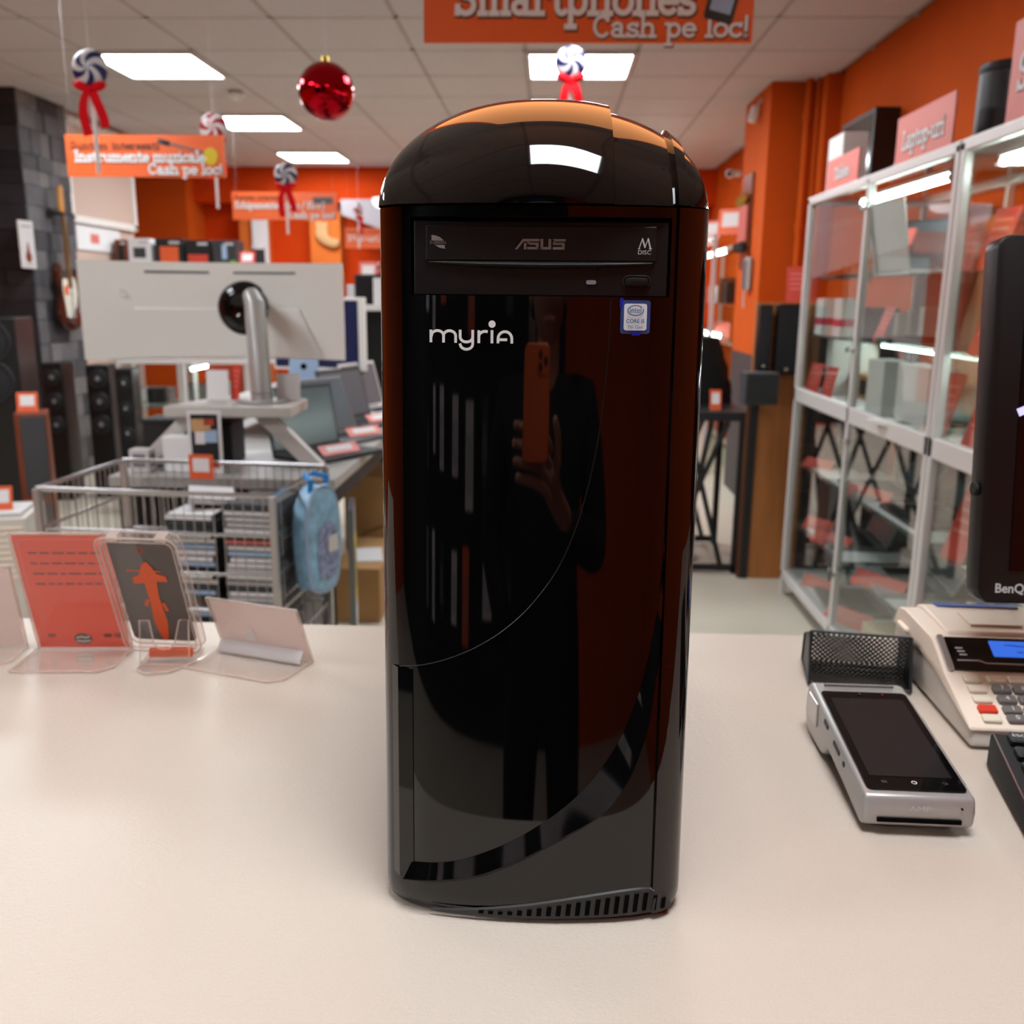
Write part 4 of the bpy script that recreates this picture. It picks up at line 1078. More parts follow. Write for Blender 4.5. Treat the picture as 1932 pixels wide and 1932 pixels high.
# painted pipes beside the pilaster
for k, (x, y, r) in enumerate(((1.535, 6.08, .022), (1.585, 6.05, .012))):
    t = thing('wall_pipe', ('thick' if k == 0 else 'thin') + ' orange painted pipe running down beside the right pilaster', 'pipe', (x, y, 0))
    MB().cyl((0, 0, 0), (0, 0, H), r, n=16).build('pipe_run', 'orange_wall', t, smooth=True)
    for zz in (.6, 1.76, 2.4):
        MB().cyl((0, 0, zz), (0, 0, zz + .04), r * 1.35, n=16).build('collar', 'orange_wall', t, smooth=True)
        MB().cyl((0, 0, zz + .02), (0, .08, zz + .02), .006, n=8).build('pipe_clip', 'orange_wall', t)

t = thing('lightbox_sign', 'orange backlit sign hanging over the counter, mirrored in the dome of the tower', 'sign', (.06, 1.20, 1.715))
MB().box((0, .03, .36), (.66, .055, .72)).build('casing', 'sign_orange', t, bevel=.004)
MB().prism(rrect(.62, .68, .05, 6, 0, .36), .003, T4(0, .0005, 0) @ rot4(90, 'X')).build('lit_face', 'lightbox_orange', t)
for s in (-1, 1): MB().tube([(s * .3, .03, .72), (s * .3, .03, H - 1.705)], .0015, 5).build('hanging_wire', 'paper_grey', t)
# ================================================================== glass cabinets along the right wall
CX0, CX1 = 1.10, 1.60
def cabinet(label, y0, y1, posts):
    t = thing('glass_cabinet', label, 'cabinet', ((CX0 + CX1) / 2, (y0 + y1) / 2, 0), group='glass display cabinets')
    ox, oy = (CX0 + CX1) / 2, (y0 + y1) / 2
    def B(name, m, a, b, bev=0.0, par=None): 
        return MB().span((a[0] - ox, a[1] - oy, a[2]), (b[0] - ox, b[1] - oy, b[2])).build(name, m, par or t, bevel=bev)
    s = 0.026
    for x in (CX0, CX1 - s):
        for y in posts:
            B('post', 'alu_frame', (x, y, 0.0), (x + s, y + s, 1.76), 0.004)
        for (za, zb) in ((0.085, 0.125), (0.905, 0.965), (1.735, 1.768)):
            B('rail', 'alu_frame', (x, y0, za), (x + s, y1, zb), 0.004)
    for y in (y0, y1 - s):
        for (za, zb) in ((0.085, 0.125), (0.905, 0.965), (1.735, 1.768)):
            B('end_rail', 'alu_frame', (CX0 + s, y, za), (CX1 - s, y + s, zb), 0.003)
    B('base_board', 'paper_grey', (CX0 + .01, y0 + .01, .10), (CX1 - .01, y1 - .01, .118))
    B('middle_board', 'paper_grey', (CX0 + .01, y0 + .01, .93), (CX1 - .01, y1 - .01, .946))
    B('top_pane', 'clear_glass', (CX0 + .02, y0 + .02, 1.752), (CX1 - .02, y1 - .02, 1.757))
    for z in (0.355, 0.625, 1.195, 1.42):
        sh = B('glass_shelf', 'shelf_glass', (CX0 + .03, y0 + .03, z), (CX1 - .03, y1 - .03, z + .006))
        for y in posts[:-1]:
            B('shelf_clip', 'chrome', (CX0 + .03, y + .04, z - .012), (CX0 + .05, y + .055, z), 0.002, sh)
    # sliding doors: two overlapping panes per section with round locks
    ym = (y0 + y1) / 2
    for (za, zb) in ((.125, .905), (.965, 1.735)):
        for k, (a, b) in enumerate(((y0 + .02, ym + .03), (ym - .03, y1 - .02))):
            d = B('sliding_door', 'clear_glass', (CX0 + .006 + .009 * k, a, za), (CX0 + .010 + .009 * k, b, zb))
            yy = b - .05 if k == 0 else a + .08
            MB().cyl((CX0 - .004 - ox, yy - oy, zb - .07), (CX0 + .006 - ox, yy - oy, zb - .07), .014, n=16).build('door_lock', 'chrome', d, smooth=True)
            MB().cyl((CX0 - .004 - ox, yy - oy, za + .2), (CX0 + .006 - ox, yy - oy, za + .2), .010, n=16).build('door_knob', 'chrome', d, smooth=True)
        for y in (y0 + .004, y1 - .01):
            B('end_pane', 'clear_glass', (CX0 + .025, y, za), (CX1 - .025, y + .005, zb))
    B('back_board', 'case_back_low', (CX1 - .012, y0 + .02, .12), (CX1 - .006, y1 - .02, .93))
    B('back_board', 'case_back_hazy', (CX1 - .012, y0 + .02, .95), (CX1 - .006, y1 - .02, 1.42))  # added board, painted like the wall behind seen through hazy reflections
    for z in (.119, .362, .632, .947):
        for k in range(2):
            ya, yb = (posts[k] + .06, posts[k + 1] - .06)
            B('shelf_paper', 'white_card', (CX0 + .05, ya, z), (CX1 - .10 - .08 * k, yb - .1 * k, z + .001))
    return t, B
ca, Ba = cabinet('far aluminium and glass display cabinet with the Tablete and Laptop-uri signs on top', 2.725, 4.24, (2.725, 3.455, 4.214))
cb, Bb = cabinet('near aluminium and glass display cabinet partly hidden by the till monitor', 1.19, 2.715, (1.19, 1.94, 2.689))
def tube_lamp(label, y0, y1, x, z, r=.011):
    t = thing('tube_lamp', label, 'lamp', (x, (y0 + y1) / 2, z), group='cabinet tube lamps')
    L = (y1 - y0) / 2
    MB().cyl((0, -L, 0), (0, L, 0), r, n=12).build('tube', 'tube_light', t, smooth=True)
    MB().box((0, 0, r + .007), (.03, 2 * L + .02, .012)).build('fitting', 'white_plastic', t, bevel=.002)
    for s in (-1, 1): MB().cyl((0, s * L, 0), (0, s * (L + .012), 0), r * 1.15, n=12).build('end_cap', 'white_plastic', t, smooth=True)
tube_lamp('lit tube lamp under the top of the far glass cabinet', 2.95, 3.74, 1.175, 1.70)
tube_lamp('lit tube lamp under the top of the near glass cabinet', 1.45, 2.62, 1.175, 1.70)
tube_lamp('lit tube lamp under the middle glass shelf of the far cabinet', 3.48, 4.02, 1.40, 1.166)
tube_lamp('lit tube lamp under the middle glass shelf of the near cabinet', 1.75, 2.60, 1.40, 1.166)

def price_card(label, loc, w=.11, h=.16, lean=18, rz=-90, m='red_card', pale=False):
    """folded red price card; faces -x (towards the aisle) when rz = -90"""
    t = thing('price_card', label, 'price card', loc, (0, 0, rz))
    M = rot4(-lean, 'X')
    MB().add([tuple(M @ Vector(p)) for p in ((-w / 2, -.0008, 0), (w / 2, -.0008, 0), (w / 2, -.0008, h), (-w / 2, -.0008, h), (-w / 2, .0008, 0), (w / 2, .0008, 0), (w / 2, .0008, h), (-w / 2, .0008, h))],
             [(0, 1, 2, 3), (4, 5, 6, 7), (0, 1, 5, 4), (1, 2, 6, 5), (2, 3, 7, 6), (3, 0, 4, 7)]).build('card_face', m, t)
    on_ = lambda x, z: tuple(M @ Vector((x, -.0014, z)))
    ln = MB()
    if pale: poly(ln, [(-w * .34, h * .3), (w * .34, h * .3), (w * .34, h * .85), (-w * .34, h * .85)], on_)
    for k in range(0 if pale else 4): ribbon(ln, [(-w * .36, h * (.8 - .14 * k)), (w * (.3 - .08 * (k % 2)), h * (.8 - .14 * k))], h * .045, on_)
    ln.build('card_print', 'red_card_pink' if not pale else 'white_card', t)
    MB().add([(-w * .3, .0, 0), (w * .3, .0, 0), (w * .2, h * .42, 0), (-w * .2, h * .42, 0), (-w * .2, .0, h * .6)], [(0, 1, 2, 3)]).build('card_strut', 'acrylic_edge', t)
    return t
def carton(label, loc, d, m, rz=0, face=None, fm='white_card', name='box', cat='box', group=None):
    t = thing(name, label, cat, loc, (0, 0, rz), group=group)
    MB().box((0, 0, d[2] / 2), d).build('carton', m, t, bevel=min(.003, d[0] * .03))
    if face:
        fw, fh, fz = face
        for s in (-1, 1):
            MB().box((s * (d[0] / 2 + .0006), 0, fz), (.001, fw, fh)).build('label_patch', fm, t)
            MB().box((0, s * (d[1] / 2 + .0006), fz), (min(fw, d[0] * .7), .001, fh)).build('label_patch', fm, t)
    return t
def laptop(label, loc, rz, w=.34, d=.235, ang=105, m='laptop_grey', sm='screen_sheen', group=None):
    """open laptop, the screen's inner side faces local -y"""
    t = thing('laptop', label, 'laptop', loc, (0, 0, rz), group=group)
    MB().box((0, 0, .009), (w, d, .016)).build('keyboard_deck', m, t, bevel=.003)
    MB().box((0, .02, .0178), (w * .86, d * .45, .001)).build('keys', 'black_soft', t)
    MB().box((0, -d * .3, .0178), (w * .3, d * .28, .001)).build('touchpad', 'laptop_dark', t)
    S = T4(0, d / 2 - .004, .016) @ rot4(90 - ang, 'X')
    lid = MB().box((0, .003, d / 2), (w, .006, d)).build('lid', m, t, bevel=.002); lid.matrix_local = S
    sc = MB().box((0, -.0005, d / 2), (w * .93, .001, d * .88)).build('screen', sm, t); sc.matrix_local = S
    MB().cyl((-w * .3, d / 2 - .004, .016), (w * .3, d / 2 - .004, .016), .005, n=10).build('hinge', 'black_soft', t)
    return t
# --- on top of the cabinets
def top_sign(label, txt, y0, y1, x, z0, z1, m='sign_orange'):
    t = thing('shelf_sign', label, 'sign', (x, (y0 + y1) / 2, z0), (0, 0, -90), group='signs on the cabinets')
    w, h = y1 - y0, z1 - z0
    MB().box((0, 0, h / 2), (w, .006, h)).build('board', 'red_card_pink', t)
    lt = MB(); xh = h * .24; tw_ = min(w * .78, text_width(txt) * xh)
    sh = MB(); slab(sh, txt, -tw_ / 2 + .002, h * .33 - .002, xh, lambda a, b: (a, -.0034, b), .3, tw_); sh.build('lettering_shadow', 'sign_shadow', t)
    slab(lt, txt, -tw_ / 2, h * .33, xh, lambda a, b: (a, -.0046, b), .22, tw_); lt.build('lettering', 'print_white', t)
    MB().box((0, .02, .003), (w * .5, .04, .004)).build('foot', 'acrylic_edge', t)
    return t
top_sign('pink-orange sign reading Tablete on top of the far glass cabinet', 'Tablete', 3.70, 4.10, 1.135, 1.77, 1.895)
top_sign('pink-orange sign reading Laptop-uri on top of the far glass cabinet', 'Laptop-uri', 2.905, 3.36, 1.15, 1.77, 1.93)
top_sign('pink-orange sign on top of the near cabinet, cut by the right picture edge', 'Sisteme', 2.16, 2.58, 1.15, 1.77, 2.02)
carton('white box standing behind the Tablete sign on the far cabinet', (1.215, 4.13, 1.77), (.10, .20, .23), 'white_plastic', name='white_box')
t = thing('wall_screen', 'dark flat screen mounted on the orange wall above the far cabinet', 'screen', (1.625, 5.19, 1.93), (0, 0, -90))
MB().box((0, 0, .165), (.54, .12, .33)).build('casing', 'black_satin', t, bevel=.004)
MB().box((0, -.061, .165), (.49, .002, .28)).build('panel', 'screen_grey', t)
for (lab_, y, x) in (('grey laptop lid standing upright left of the Laptop-uri sign', 3.60, 1.27), ('grey laptop lid standing upright at the right picture edge on the near cabinet', 2.66, 1.26)):
    t = thing('closed_laptop', lab_, 'laptop', (x, y, 1.77), (0, 0, -90))
    q = MB().box((0, .008, .13), (.36, .018, .25)).build('casing', 'laptop_silver', t, bevel=.003); q.rotation_euler = (R(-14), 0, 0)
    q = MB().box((0, -.0035, .13), (.32, .002, .21)).build('keyboard_print', 'paper_grey', t); q.rotation_euler = (R(-14), 0, 0)
    q = MB().box((0, .021, .13), (.36, .006, .25)).build('lid', 'black_satin', t, bevel=.002); q.rotation_euler = (R(-14), 0, 0)
    MB().box((0, .08, .05), (.2, .10, .012)).build('stand', 'acrylic_edge', t)
t = thing('round_speaker', 'tall black cylindrical speaker right of the Laptop-uri sign on the cabinets', 'speaker', (1.36, 3.06, 1.77))
MB().cyl((0, 0, 0), (0, 0, .235), .085, n=40).build('body', 'black_satin', t, smooth=True)
MB().cyl((0, 0, .235), (0, 0, .262), .087, n=40).build('top_ring', 'steel_dark', t, smooth=True, bevel=.006)
# --- inside the far cabinet, upper part
zs1, zs2, zm, zb_, zl1, zl2 = 1.426, 1.201, .946, .118, .361, .631
laptop('open dark laptop on the top shelf of the far cabinet, at its far end', (1.27, 4.06, zs1), -90, .30, .21, 102, 'laptop_dark')
laptop('open silver laptop showing its white lid on the top shelf of the far cabinet', (1.27, 3.32, zs1), 90, .34, .23, 100, 'white_plastic')
laptop('open dark laptop between the two price cards on the top shelf of the far cabinet', (1.29, 3.74, zs1), -60, .32, .22, 108, 'laptop_dark')
price_card('red price card beside the white laptop lid on the top shelf', (1.20, 3.44, zs1), .10, .17, 16, -70)
price_card('red price card at the near end of the top shelf of the far cabinet', (1.19, 2.84, zs1), .09, .16, 14, -80)
for k, (y, lab_) in enumerate(((4.12, 'small white boxed gadget with a red band, far end of the middle shelf'), (3.86, 'white boxed gadget with a red band, second on the middle shelf of the far cabinet'))):
    t = carton(lab_, (1.19, y, zs2), (.08, .10, .15), 'white_card', name='gadget_box')
    MB().box((0, 0, .055), (.0812, .1012, .03)).build('red_band', 'magenta_print', t)
    MB().box((0, 0, .012), (.0812, .1012, .02)).build('white_foot', 'print_white', t)
laptop('open brown-screened laptop in the middle of the middle shelf of the far cabinet', (1.29, 3.42, zs2), -100, .32, .22, 100, 'laptop_dark', 'wood_dark')
price_card('small red price card standing against the brown-screened laptop', (1.20, 3.52, zs2), .07, .13, 20, -80)
for k in range(4):
    w_ = carton(('white', 'pale grey', 'white narrow', 'pale blue')[k] + ' small bottle-shaped box on the middle shelf behind the glass door', (1.42, 3.62 + .13 * k, zs2), (.06, .05, .12 - .012 * k), ('white_card', 'paper_grey', 'white_plastic', 'pale_blue')[k], name='small_box')
carton('flat brown cardboard box under the middle shelf lamp of the far cabinet', (1.42, 3.90, zm), (.26, .44, .10), 'cardboard_dark', 0, (.08, .06, .05), 'black_soft', name='cardboard_box')
carton('second brown cardboard box with black label in the far cabinet', (1.44, 3.44, zm), (.22, .36, .09), 'cardboard', 0, (.10, .04, .045), 'black_soft', name='cardboard_box')
t = thing('white_appliance', 'white game console standing at the far end behind the far cabinet glass', 'console', (1.38, 4.09, zm))
t.location = (1.30, 4.10, zm)
MB().box((0, 0, .12), (.20, .07, .235)).build('casing', 'white_plastic', t, bevel=.006)
MB().box((-.101, 0, .13), (.002, .05, .17)).build('front_strip', 'paper_grey', t)
for k in range(2):
    carton(('tall white glossy box', 'wide white glossy box')[k] + ' beside the white console in the far cabinet', (1.17 + .02 * k, (3.30, 3.02)[k], zm), (.08, (.16, .26)[k], .20), 'white_plastic', name='white_box')
t = thing('black_fan', 'black round desk fan seen through the glass at the far end', 'fan', (1.45, 3.84, zm + .102), (0, 0, -90))
MB().tube([(.06 * math.cos(R(a)), 0, .075 + .06 * math.sin(R(a))) for a in range(0, 360, 15)], .006, 6, True).build('ring', 'black_soft', t)
for a in range(0, 180, 30): MB().tube([(.06 * math.cos(R(a)), -.004, .075 + .06 * math.sin(R(a))), (-.06 * math.cos(R(a)), -.004, .075 - .06 * math.sin(R(a)))], .002, 4).build('spoke', 'black_soft', t)
MB().box((0, 0, .006), (.08, .06, .012)).build('base', 'black_soft', t)
price_card('red price card in front of the white console at the far cabinet end', (1.14, 4.12, zm), .10, .135, 12, -75)
price_card('red price card next to the far post on the middle board', (1.14, 3.90, zm), .08, .135, 12, -75)
laptop('slim white laptop lying open on the middle board of the far cabinet', (1.21, 3.04, zm), -70, .30, .21, 150, 'white_plastic', 'paper_grey')
price_card('large red price card at the near end of the middle board', (1.15, 2.80, zm), .09, .20, 16, -80)
# --- inside the far cabinet, lower part
t = thing('camera_tripod', 'black folded tripod standing at the far end of the lower section', 'tripod', (1.30, 4.02, zb_))
for a in (0, 120, 240):
    MB().cyl((.05 * math.cos(R(a)), .05 * math.sin(R(a)), 0), (.012 * math.cos(R(a)), .012 * math.sin(R(a)), .19), .010, n=8).build('leg', 'black_soft', t)
MB().box((0, 0, .205), (.06, .06, .04)).build('head', 'black_soft', t)
t = thing('speaker_stick', 'tall dark boxed tablet standing on the lower glass shelf, far end', 'box', (1.34, 4.0, zl2)); MB().box((0, 0, .12), (.05, .16, .24)).build('carton', 'black_soft', t, bevel=.003); MB().box((-.026, 0, .20), (.001, .08, .02)).build('label_patch', 'red_card_pink', t)
price_card('red price card at the far end of the upper lower-section shelf', (1.17, 4.06, zl2), .16, .05, 40, -60)
price_card('red price card at the far end of the lowest glass shelf', (1.18, 4.02, zl1), .16, .06, 35, -60)
laptop('closed-angle grey laptop on the upper glass shelf of the lower section', (1.27, 3.54, zl2), -95, .36, .24, 118, 'laptop_grey')
price_card('long red price strip in front of the grey laptop on the upper glass shelf', (1.17, 3.42, zl2), .22, .05, 35, -60)
laptop('black laptop with red edge at the near end of the upper glass shelf', (1.29, 3.10, zl2), -90, .34, .23, 110, 'black_satin')
laptop('dark grey laptop on the lowest glass shelf, far half', (1.27, 3.84, zl1), -95, .34, .22, 112, 'laptop_grey')
laptop('light grey laptop on the lowest glass shelf, near half', (1.27, 3.24, zl1), -95, .36, .24, 115, 'laptop_silver')
price_card('red price strip on the lowest glass shelf before the dark grey laptop', (1.16, 3.76, zl1), .20, .06, 35, -60)
price_card('red price strip on the lowest glass shelf before the light grey laptop', (1.15, 3.16, zl1), .22, .06, 35, -60)
carton('flat pale cardboard box on the base of the far cabinet', (1.30, 3.02, zb_), (.30, .46, .10), 'cardboard_pale', name='cardboard_box')
laptop('dark laptop on the base board of the far cabinet', (1.27, 3.74, zb_), -95, .36, .24, 112, 'laptop_dark')
price_card('red price strip on the base board at the far end of the cabinet', (1.18, 3.92, zb_), .20, .06, 40, -60)
price_card('red price strip on the base board before the dark laptop', (1.16, 3.48, zb_), .22, .07, 35, -60)
# --- inside the near cabinet
for (lab_, x, y, z, rz, m) in (('black laptop on the top shelf of the near cabinet beside the post', 1.36, 2.46, zs1, -95, 'black_satin'), ('brown-lidded laptop on the top shelf of the near cabinet', 1.36, 2.06, zs1, -95, 'wood_dark'),
                               ('grey laptop on the middle shelf of the near cabinet', 1.38, 2.42, zs2, -95, 'laptop_grey'), ('white laptop on the middle board of the near cabinet', 1.34, 2.46, zm, -95, 'white_plastic'),
                               ('grey laptop on the upper glass shelf of the near cabinet', 1.38, 2.42, zl2, -95, 'laptop_dark'), ('black laptop on the lowest shelf of the near cabinet', 1.38, 2.40, zl1, -95, 'black_satin')):
    laptop(lab_, (x, y, z), rz, .34, .23, 106, m)
for (lab_, x, y, z, w, h) in (('red price card on the top shelf of the near cabinet, next to the post', 1.16, 2.62, zs1, .10, .17), ('red price card on the top shelf of the near cabinet, farther from the post', 1.16, 2.28, zs1, .10, .17), ('red price card on the middle shelf of the near cabinet', 1.15, 2.58, zs2, .10, .16), ('tall red price card on the middle board of the near cabinet', 1.15, 2.56, zm, .10, .19),
                              ('tall red price card on the upper glass shelf of the near cabinet', 1.15, 2.60, zl2, .10, .22), ('red price card on the lowest glass shelf of the near cabinet', 1.15, 2.58, zl1, .18, .12), ('red price card on the base board of the near cabinet', 1.15, 2.56, zb_, .12, .18)):
    price_card(lab_, (x, y, z), w, h, 18, -78)
carton('pale cardboard box on the base board of the near cabinet', (1.36, 2.42, zb_), (.26, .34, .14), 'cardboard_pale', name='cardboard_box')

# ================================================================== behind the cabinets on the right
t = thing('wooden_divider', 'tall orange-brown wooden panel standing beside the far cabinet end', 'divider', (1.08, 4.50, 0))
MB().box((0, 0, .44), (.23, .035, .88)).build('lower_board', 'wood', t, bevel=.002)
MB().box((.035, 0, 1.105), (.30, .035, .45)).build('upper_board', 'wood', t, bevel=.002)
MB().box((-.122, .0, .44), (.012, .034, .88)).build('brown_edge', 'wood_dark', t)
MB().box((-.098, -.02, .44), (.036, .012, .88)).build('black_strip', 'desk_dark', t)
MB().box((-.115, -.075, .945), (.05, .15, .03)).build('speaker_bracket', 'desk_dark', t)
def slim(name, label, loc, d, parts=True):
    t = thing(name, label, 'speaker', loc)
    MB().box((0, 0, d[2] / 2), d).build('cabinet_body', 'black_satin', t, bevel=.006)
    MB().box((0, -d[1] / 2 - .001, d[2] / 2), (d[0] * .84, .003, d[2] * .92)).build('grille', 'black_soft', t)
    MB().cyl((0, -d[1] / 2 - .004, d[2] * .08), (0, -d[1] / 2 - .002, d[2] * .08), d[0] * .10, n=12).build('badge', 'chrome', t)
    return t
slim('satellite_speaker', 'narrow black satellite speaker on the wooden panel, left of the pair', (.995, 4.445, 1.02), (.060, .07, .30))
slim('satellite_speaker', 'wide black satellite speaker on the wooden panel, right of the pair', (1.10, 4.445, 1.005), (.10, .07, .32))
t = thing('subwoofer', 'square dark grey subwoofer in front of the wooden panel', 'speaker', (.965, 4.33, .875))
MB().box((0, 0, .075), (.15, .12, .145)).build('cabinet_body', 'wainscot', t, bevel=.004)
MB().box((0, -.061, .075), (.13, .004, .125)).build('grille', 'black_soft', t)
t = thing('console_table', 'grey topped console table with black crossed lattice legs behind the tower', 'table', (.58, 4.85, 0))
MB().box((0, 0, .79), (.78, .62, .045)).build('top', 'steel_dark', t, bevel=.004)
for s in (-1, 1):
    for v in (-1, 1): MB().box((s * .37, v * .29, .385), (.03, .03, .77)).build('leg', 'desk_dark', t)
for v in (-1, 1):
    MB().box((0, v * .29, .03), (.74, .03, .03)).build('foot_rail', 'desk_dark', t)
    for (xa, xb) in ((-.30, -.02), (-.02, -.30), (.02, .30), (.30, .10), (.10, .22)):
        MB().tube([(xa, v * .29, .045), (xb, v * .29, .765)], .013, 6).build('lattice_bar', 'desk_dark', t)
t = thing('black_jacket', 'black cloth draped over a stand on the console table', 'cloth', (.66, 4.98, .8125))
jk = MB(); rows = []
for k in range(9):
    v = k / 8; w_ = .30 * (1 - .28 * v ** 1.5); rows.append([(w_ * math.cos(R(a)) * (1 + .05 * math.sin(a * .15 + k)), .15 * math.sin(R(a)) * (1 + .08 * math.sin(a * .2)), .34 * v ** .9) for a in range(0, 361, 15)])
jk.grid(rows); jk.add(rows[-1][:-1], [tuple(range(24))]); jk.build('draped_cloth', 'fabric_black', t, smooth='all')
price_card('small orange price tag standing on the grey console table', (.825, 4.62, .8125), .055, .10, 14, 0, 'orange_card', True)
for k, (x, z, m) in enumerate(((.45, .0, 'black_matte'), (.70, .0, 'paper_grey'), (.60, .0, 'white_card'))):
    carton(('black box under the console table', 'grey computer case under the console table', 'white box deep under the console table')[k], (x, 4.85, 0), (.16 if k < 2 else .05, .2 if k < 2 else .1, (.30, .42, .2)[k]), m, name='storage_box')
t = thing('storage_cupboard', 'dark grey cupboard behind the far end of the glass cabinet', 'cupboard', (1.46, 4.83, 0))
MB().box((0, 0, .66), (.42, .40, 1.30)).build('carcass', 'wainscot', t, bevel=.004)
MB().box((0, 0, .006), (.40, .38, .012)).build('plinth', 'black_matte', t)
for s_ in (-1, 1):
    d_ = MB().box((s_ * .104, -.208, .66), (.202, .016, 1.27)).build('cupboard_door', 'steel_dark', t, bevel=.003)
    MB().cyl((s_ * .02, -.216, .70), (s_ * .02, -.232, .70), .008, n=10).build('knob', 'chrome', d_)
# far glass cabinets right of the tower
t = thing('back_cabinet', 'far glass cabinet with lit shelves beside the tower, in front of the back wall', 'cabinet', (1.45, 8.0, 0))
for y in (-.7, .35, 1.3):
    for x in (-.22, .2): MB().box((x, y, .90), (.03, .03, 1.80)).build('post', 'alu_frame', t)
for z in (.06, .95, 1.80):
    for x in (-.22, .2): MB().box((x, .3, z), (.03, 2.0, .035)).build('rail', 'alu_frame', t)
for z in (.45, 1.3, 1.02): MB().box((0, .3, z), (.42, 2.0, .008)).build('glass_shelf', 'shelf_glass', t)
MB().box((-.225, .3, .9), (.004, 2.0, 1.7)).build('glass_front', 'clear_glass', t)
MB().box((0, -.70, .9), (.42, .004, 1.7)).build('glass_end', 'clear_glass', t)
tube_lamp('lit tube lamp at the top of the far cabinet beside the tower', 7.4, 8.6, 1.34, 1.70, .016)
tube_lamp('lit tube lamp in the middle of the far cabinet beside the tower', 7.4, 8.6, 1.34, 1.06, .016)
for k in range(5):
    carton(('dark', 'brown', 'pink', 'grey', 'black')[k] + ' boxed item on a shelf of the far cabinet beside the tower', (1.42, 7.45 + .25 * k, (1.308, 1.308, 1.028, 1.308, 1.028)[k]), (.14, .14, (.16, .2, .13, .14, .1)[k]), ('black_soft', 'wood_dark', 'red_card_pink', 'paper_grey', 'black_matte')[k], name='display_box')
price_card('bright orange card standing on top of the far cabinet beside the tower', (1.36, 7.45, 1.822), .22, .19, 8, -40, 'orange_card', True)
price_card('pink card lying back on top of the far cabinet, almost hidden by the tower', (1.30, 8.1, 1.822), .22, .16, 20, -40, 'red_card_pink', True)
# on the orange pilaster
t = thing('wall_phone', 'grey wall telephone handset on the orange pilaster', 'telephone', (1.318, 6.40, 1.40), (0, 0, -90))
MB().box((0, -.015, .105), (.12, .03, .215)).build('base', 'silver_paint', t, bevel=.012)
MB().box((-.02, -.035, .105), (.045, .02, .19)).build('handset', 'laptop_grey', t, bevel=.008)
MB().tube([(-.02, -.03, 0), (-.022, -.03, -.06), (-.015, -.028, -.11)], .006, 6).build('cord', 'paper_grey', t)
t = thing('microphone_board', 'dark red hanging board with a row of straps on the orange pilaster', 'display board', (1.322, 6.62, 1.55), (0, 0, -90))
MB().box((0, -.008, .30), (.30, .016, .60)).build('board', 'wood_red', t, bevel=.003)
for k in range(6):
    MB().cyl((-.11 + .044 * k, -.03, .17), (-.11 + .044 * k, -.03, .40), .010, n=8).build('strap', 'red_card_pink', t)
    MB().lathe([(.0001, -.03), (.026, -.012), (.028, .01), (.0001, .03)], 10, T4(-.11 + .044 * k, -.04, .43 + .02 * (k % 2))).build('brass_hook', 'bauble_gold', t, smooth=True)
    MB().lathe([(.0001, -.03), (.028, -.012), (.030, .012), (.0001, .03)], 10, T4(-.11 + .044 * k, -.04, .14 - .012 * (k % 2))).build('black_clip', 'black_matte', t, smooth=True)
price_card('red leaflet on an acrylic stand between the wooden panel and the cabinet', (1.17, 4.50, 1.3312), .14, .17, 18, -10)
# ================================================================== left half of the shop
# --- on the stone pillar
t = thing('electric_guitar', 'sunburst electric guitar with white pickguard hanging on the stone pillar', 'guitar', (-3.44, 6.655, 1.08), (0, 0, 90))
GM = T4(0, -.05, 0)
def gp(poly_, th, y, name, m, **k): return MB().prism(poly_, th, T4(0, y, 0) @ rot4(90, 'X')).build(name, m, t, **k)
bodyp = cr([(0, 0), (.10, .02), (.155, .10), (.14, .19), (.105, .24), (.125, .31), (.145, .40), (.115, .43), (.075, .38), (.0, .36), (-.06, .38), (-.10, .46), (-.14, .44), (-.14, .34), (-.11, .25), (-.135, .19), (-.155, .10), (-.10, .02), (0, 0)], 72)[:-1]
gp(bodyp, .045, -.02, 'body', 'guitar_burst', smooth=True, bevel=.006)
gp(cr([(-.07, .10), (-.02, .09), (.03, .12), (.08, .20), (.09, .30), (.06, .37), (.0, .35), (-.08, .36), (-.10, .30), (-.085, .20), (-.07, .10)], 40)[:-1], .004, -.0655, 'pickguard', 'guitar_white')
gp([(-.026, .30), (.026, .30), (.021, .80), (-.021, .80)], .022, -.058, 'neck', 'guitar_neck', bevel=.004)
gp([(-.021, .80), (.021, .80), (.034, .84), (.034, .97), (.010, .99), (-.030, .96), (-.034, .84)], .016, -.05, 'headstock', 'guitar_maple', bevel=.003)
for k in range(6): MB().cyl((.034, -.056, .845 + .022 * k), (.052, -.056, .845 + .022 * k), .005, n=8).build('tuning_peg', 'chrome', t)
for zz in (.15, .20, .26): MB().box((0, -.072, zz), (.07, .008, .014), (0, 8, 0)).build('pickup', 'white_plastic', t, bevel=.002)
MB().box((0, -.072, .105), (.07, .012, .03)).build('bridge', 'chrome', t, bevel=.002)
MB().box((-.06, -.072, .28), (.05, .002, .06)).build('price_sticker', 'orange_card', t)
for k in range(6): MB().tube([(-.013 + .0052 * k, -.082, .11), (-.012 + .0048 * k, -.084, .82)], .0008, 4).build('string', 'chrome', t)
t = thing('guitar_hook', 'black metal wall hook holding the guitar neck', 'hook', (-3.446, 6.62, 1.875))
MB().cyl((0, 0, 0), (.012, 0, 0), .035, n=20).build('rosette', 'black_matte', t)
MB().tube([(.01, 0, 0), (.085, .0, 0), (.085, .14, 0)], .009, 8).build('arm', 'black_matte', t)
t = thing('guitar_poster', 'white framed print with a small dark red guitar on the pillar', 'poster', (-3.446, 6.27, 1.50), (0, 0, 90))
MB().box((0, -.006, .15), (.17, .010, .30)).build('frame', 'white_plastic', t)
MB().box((0, -.0115, .15), (.155, .001, .285)).build('print', 'paper_grey', t)
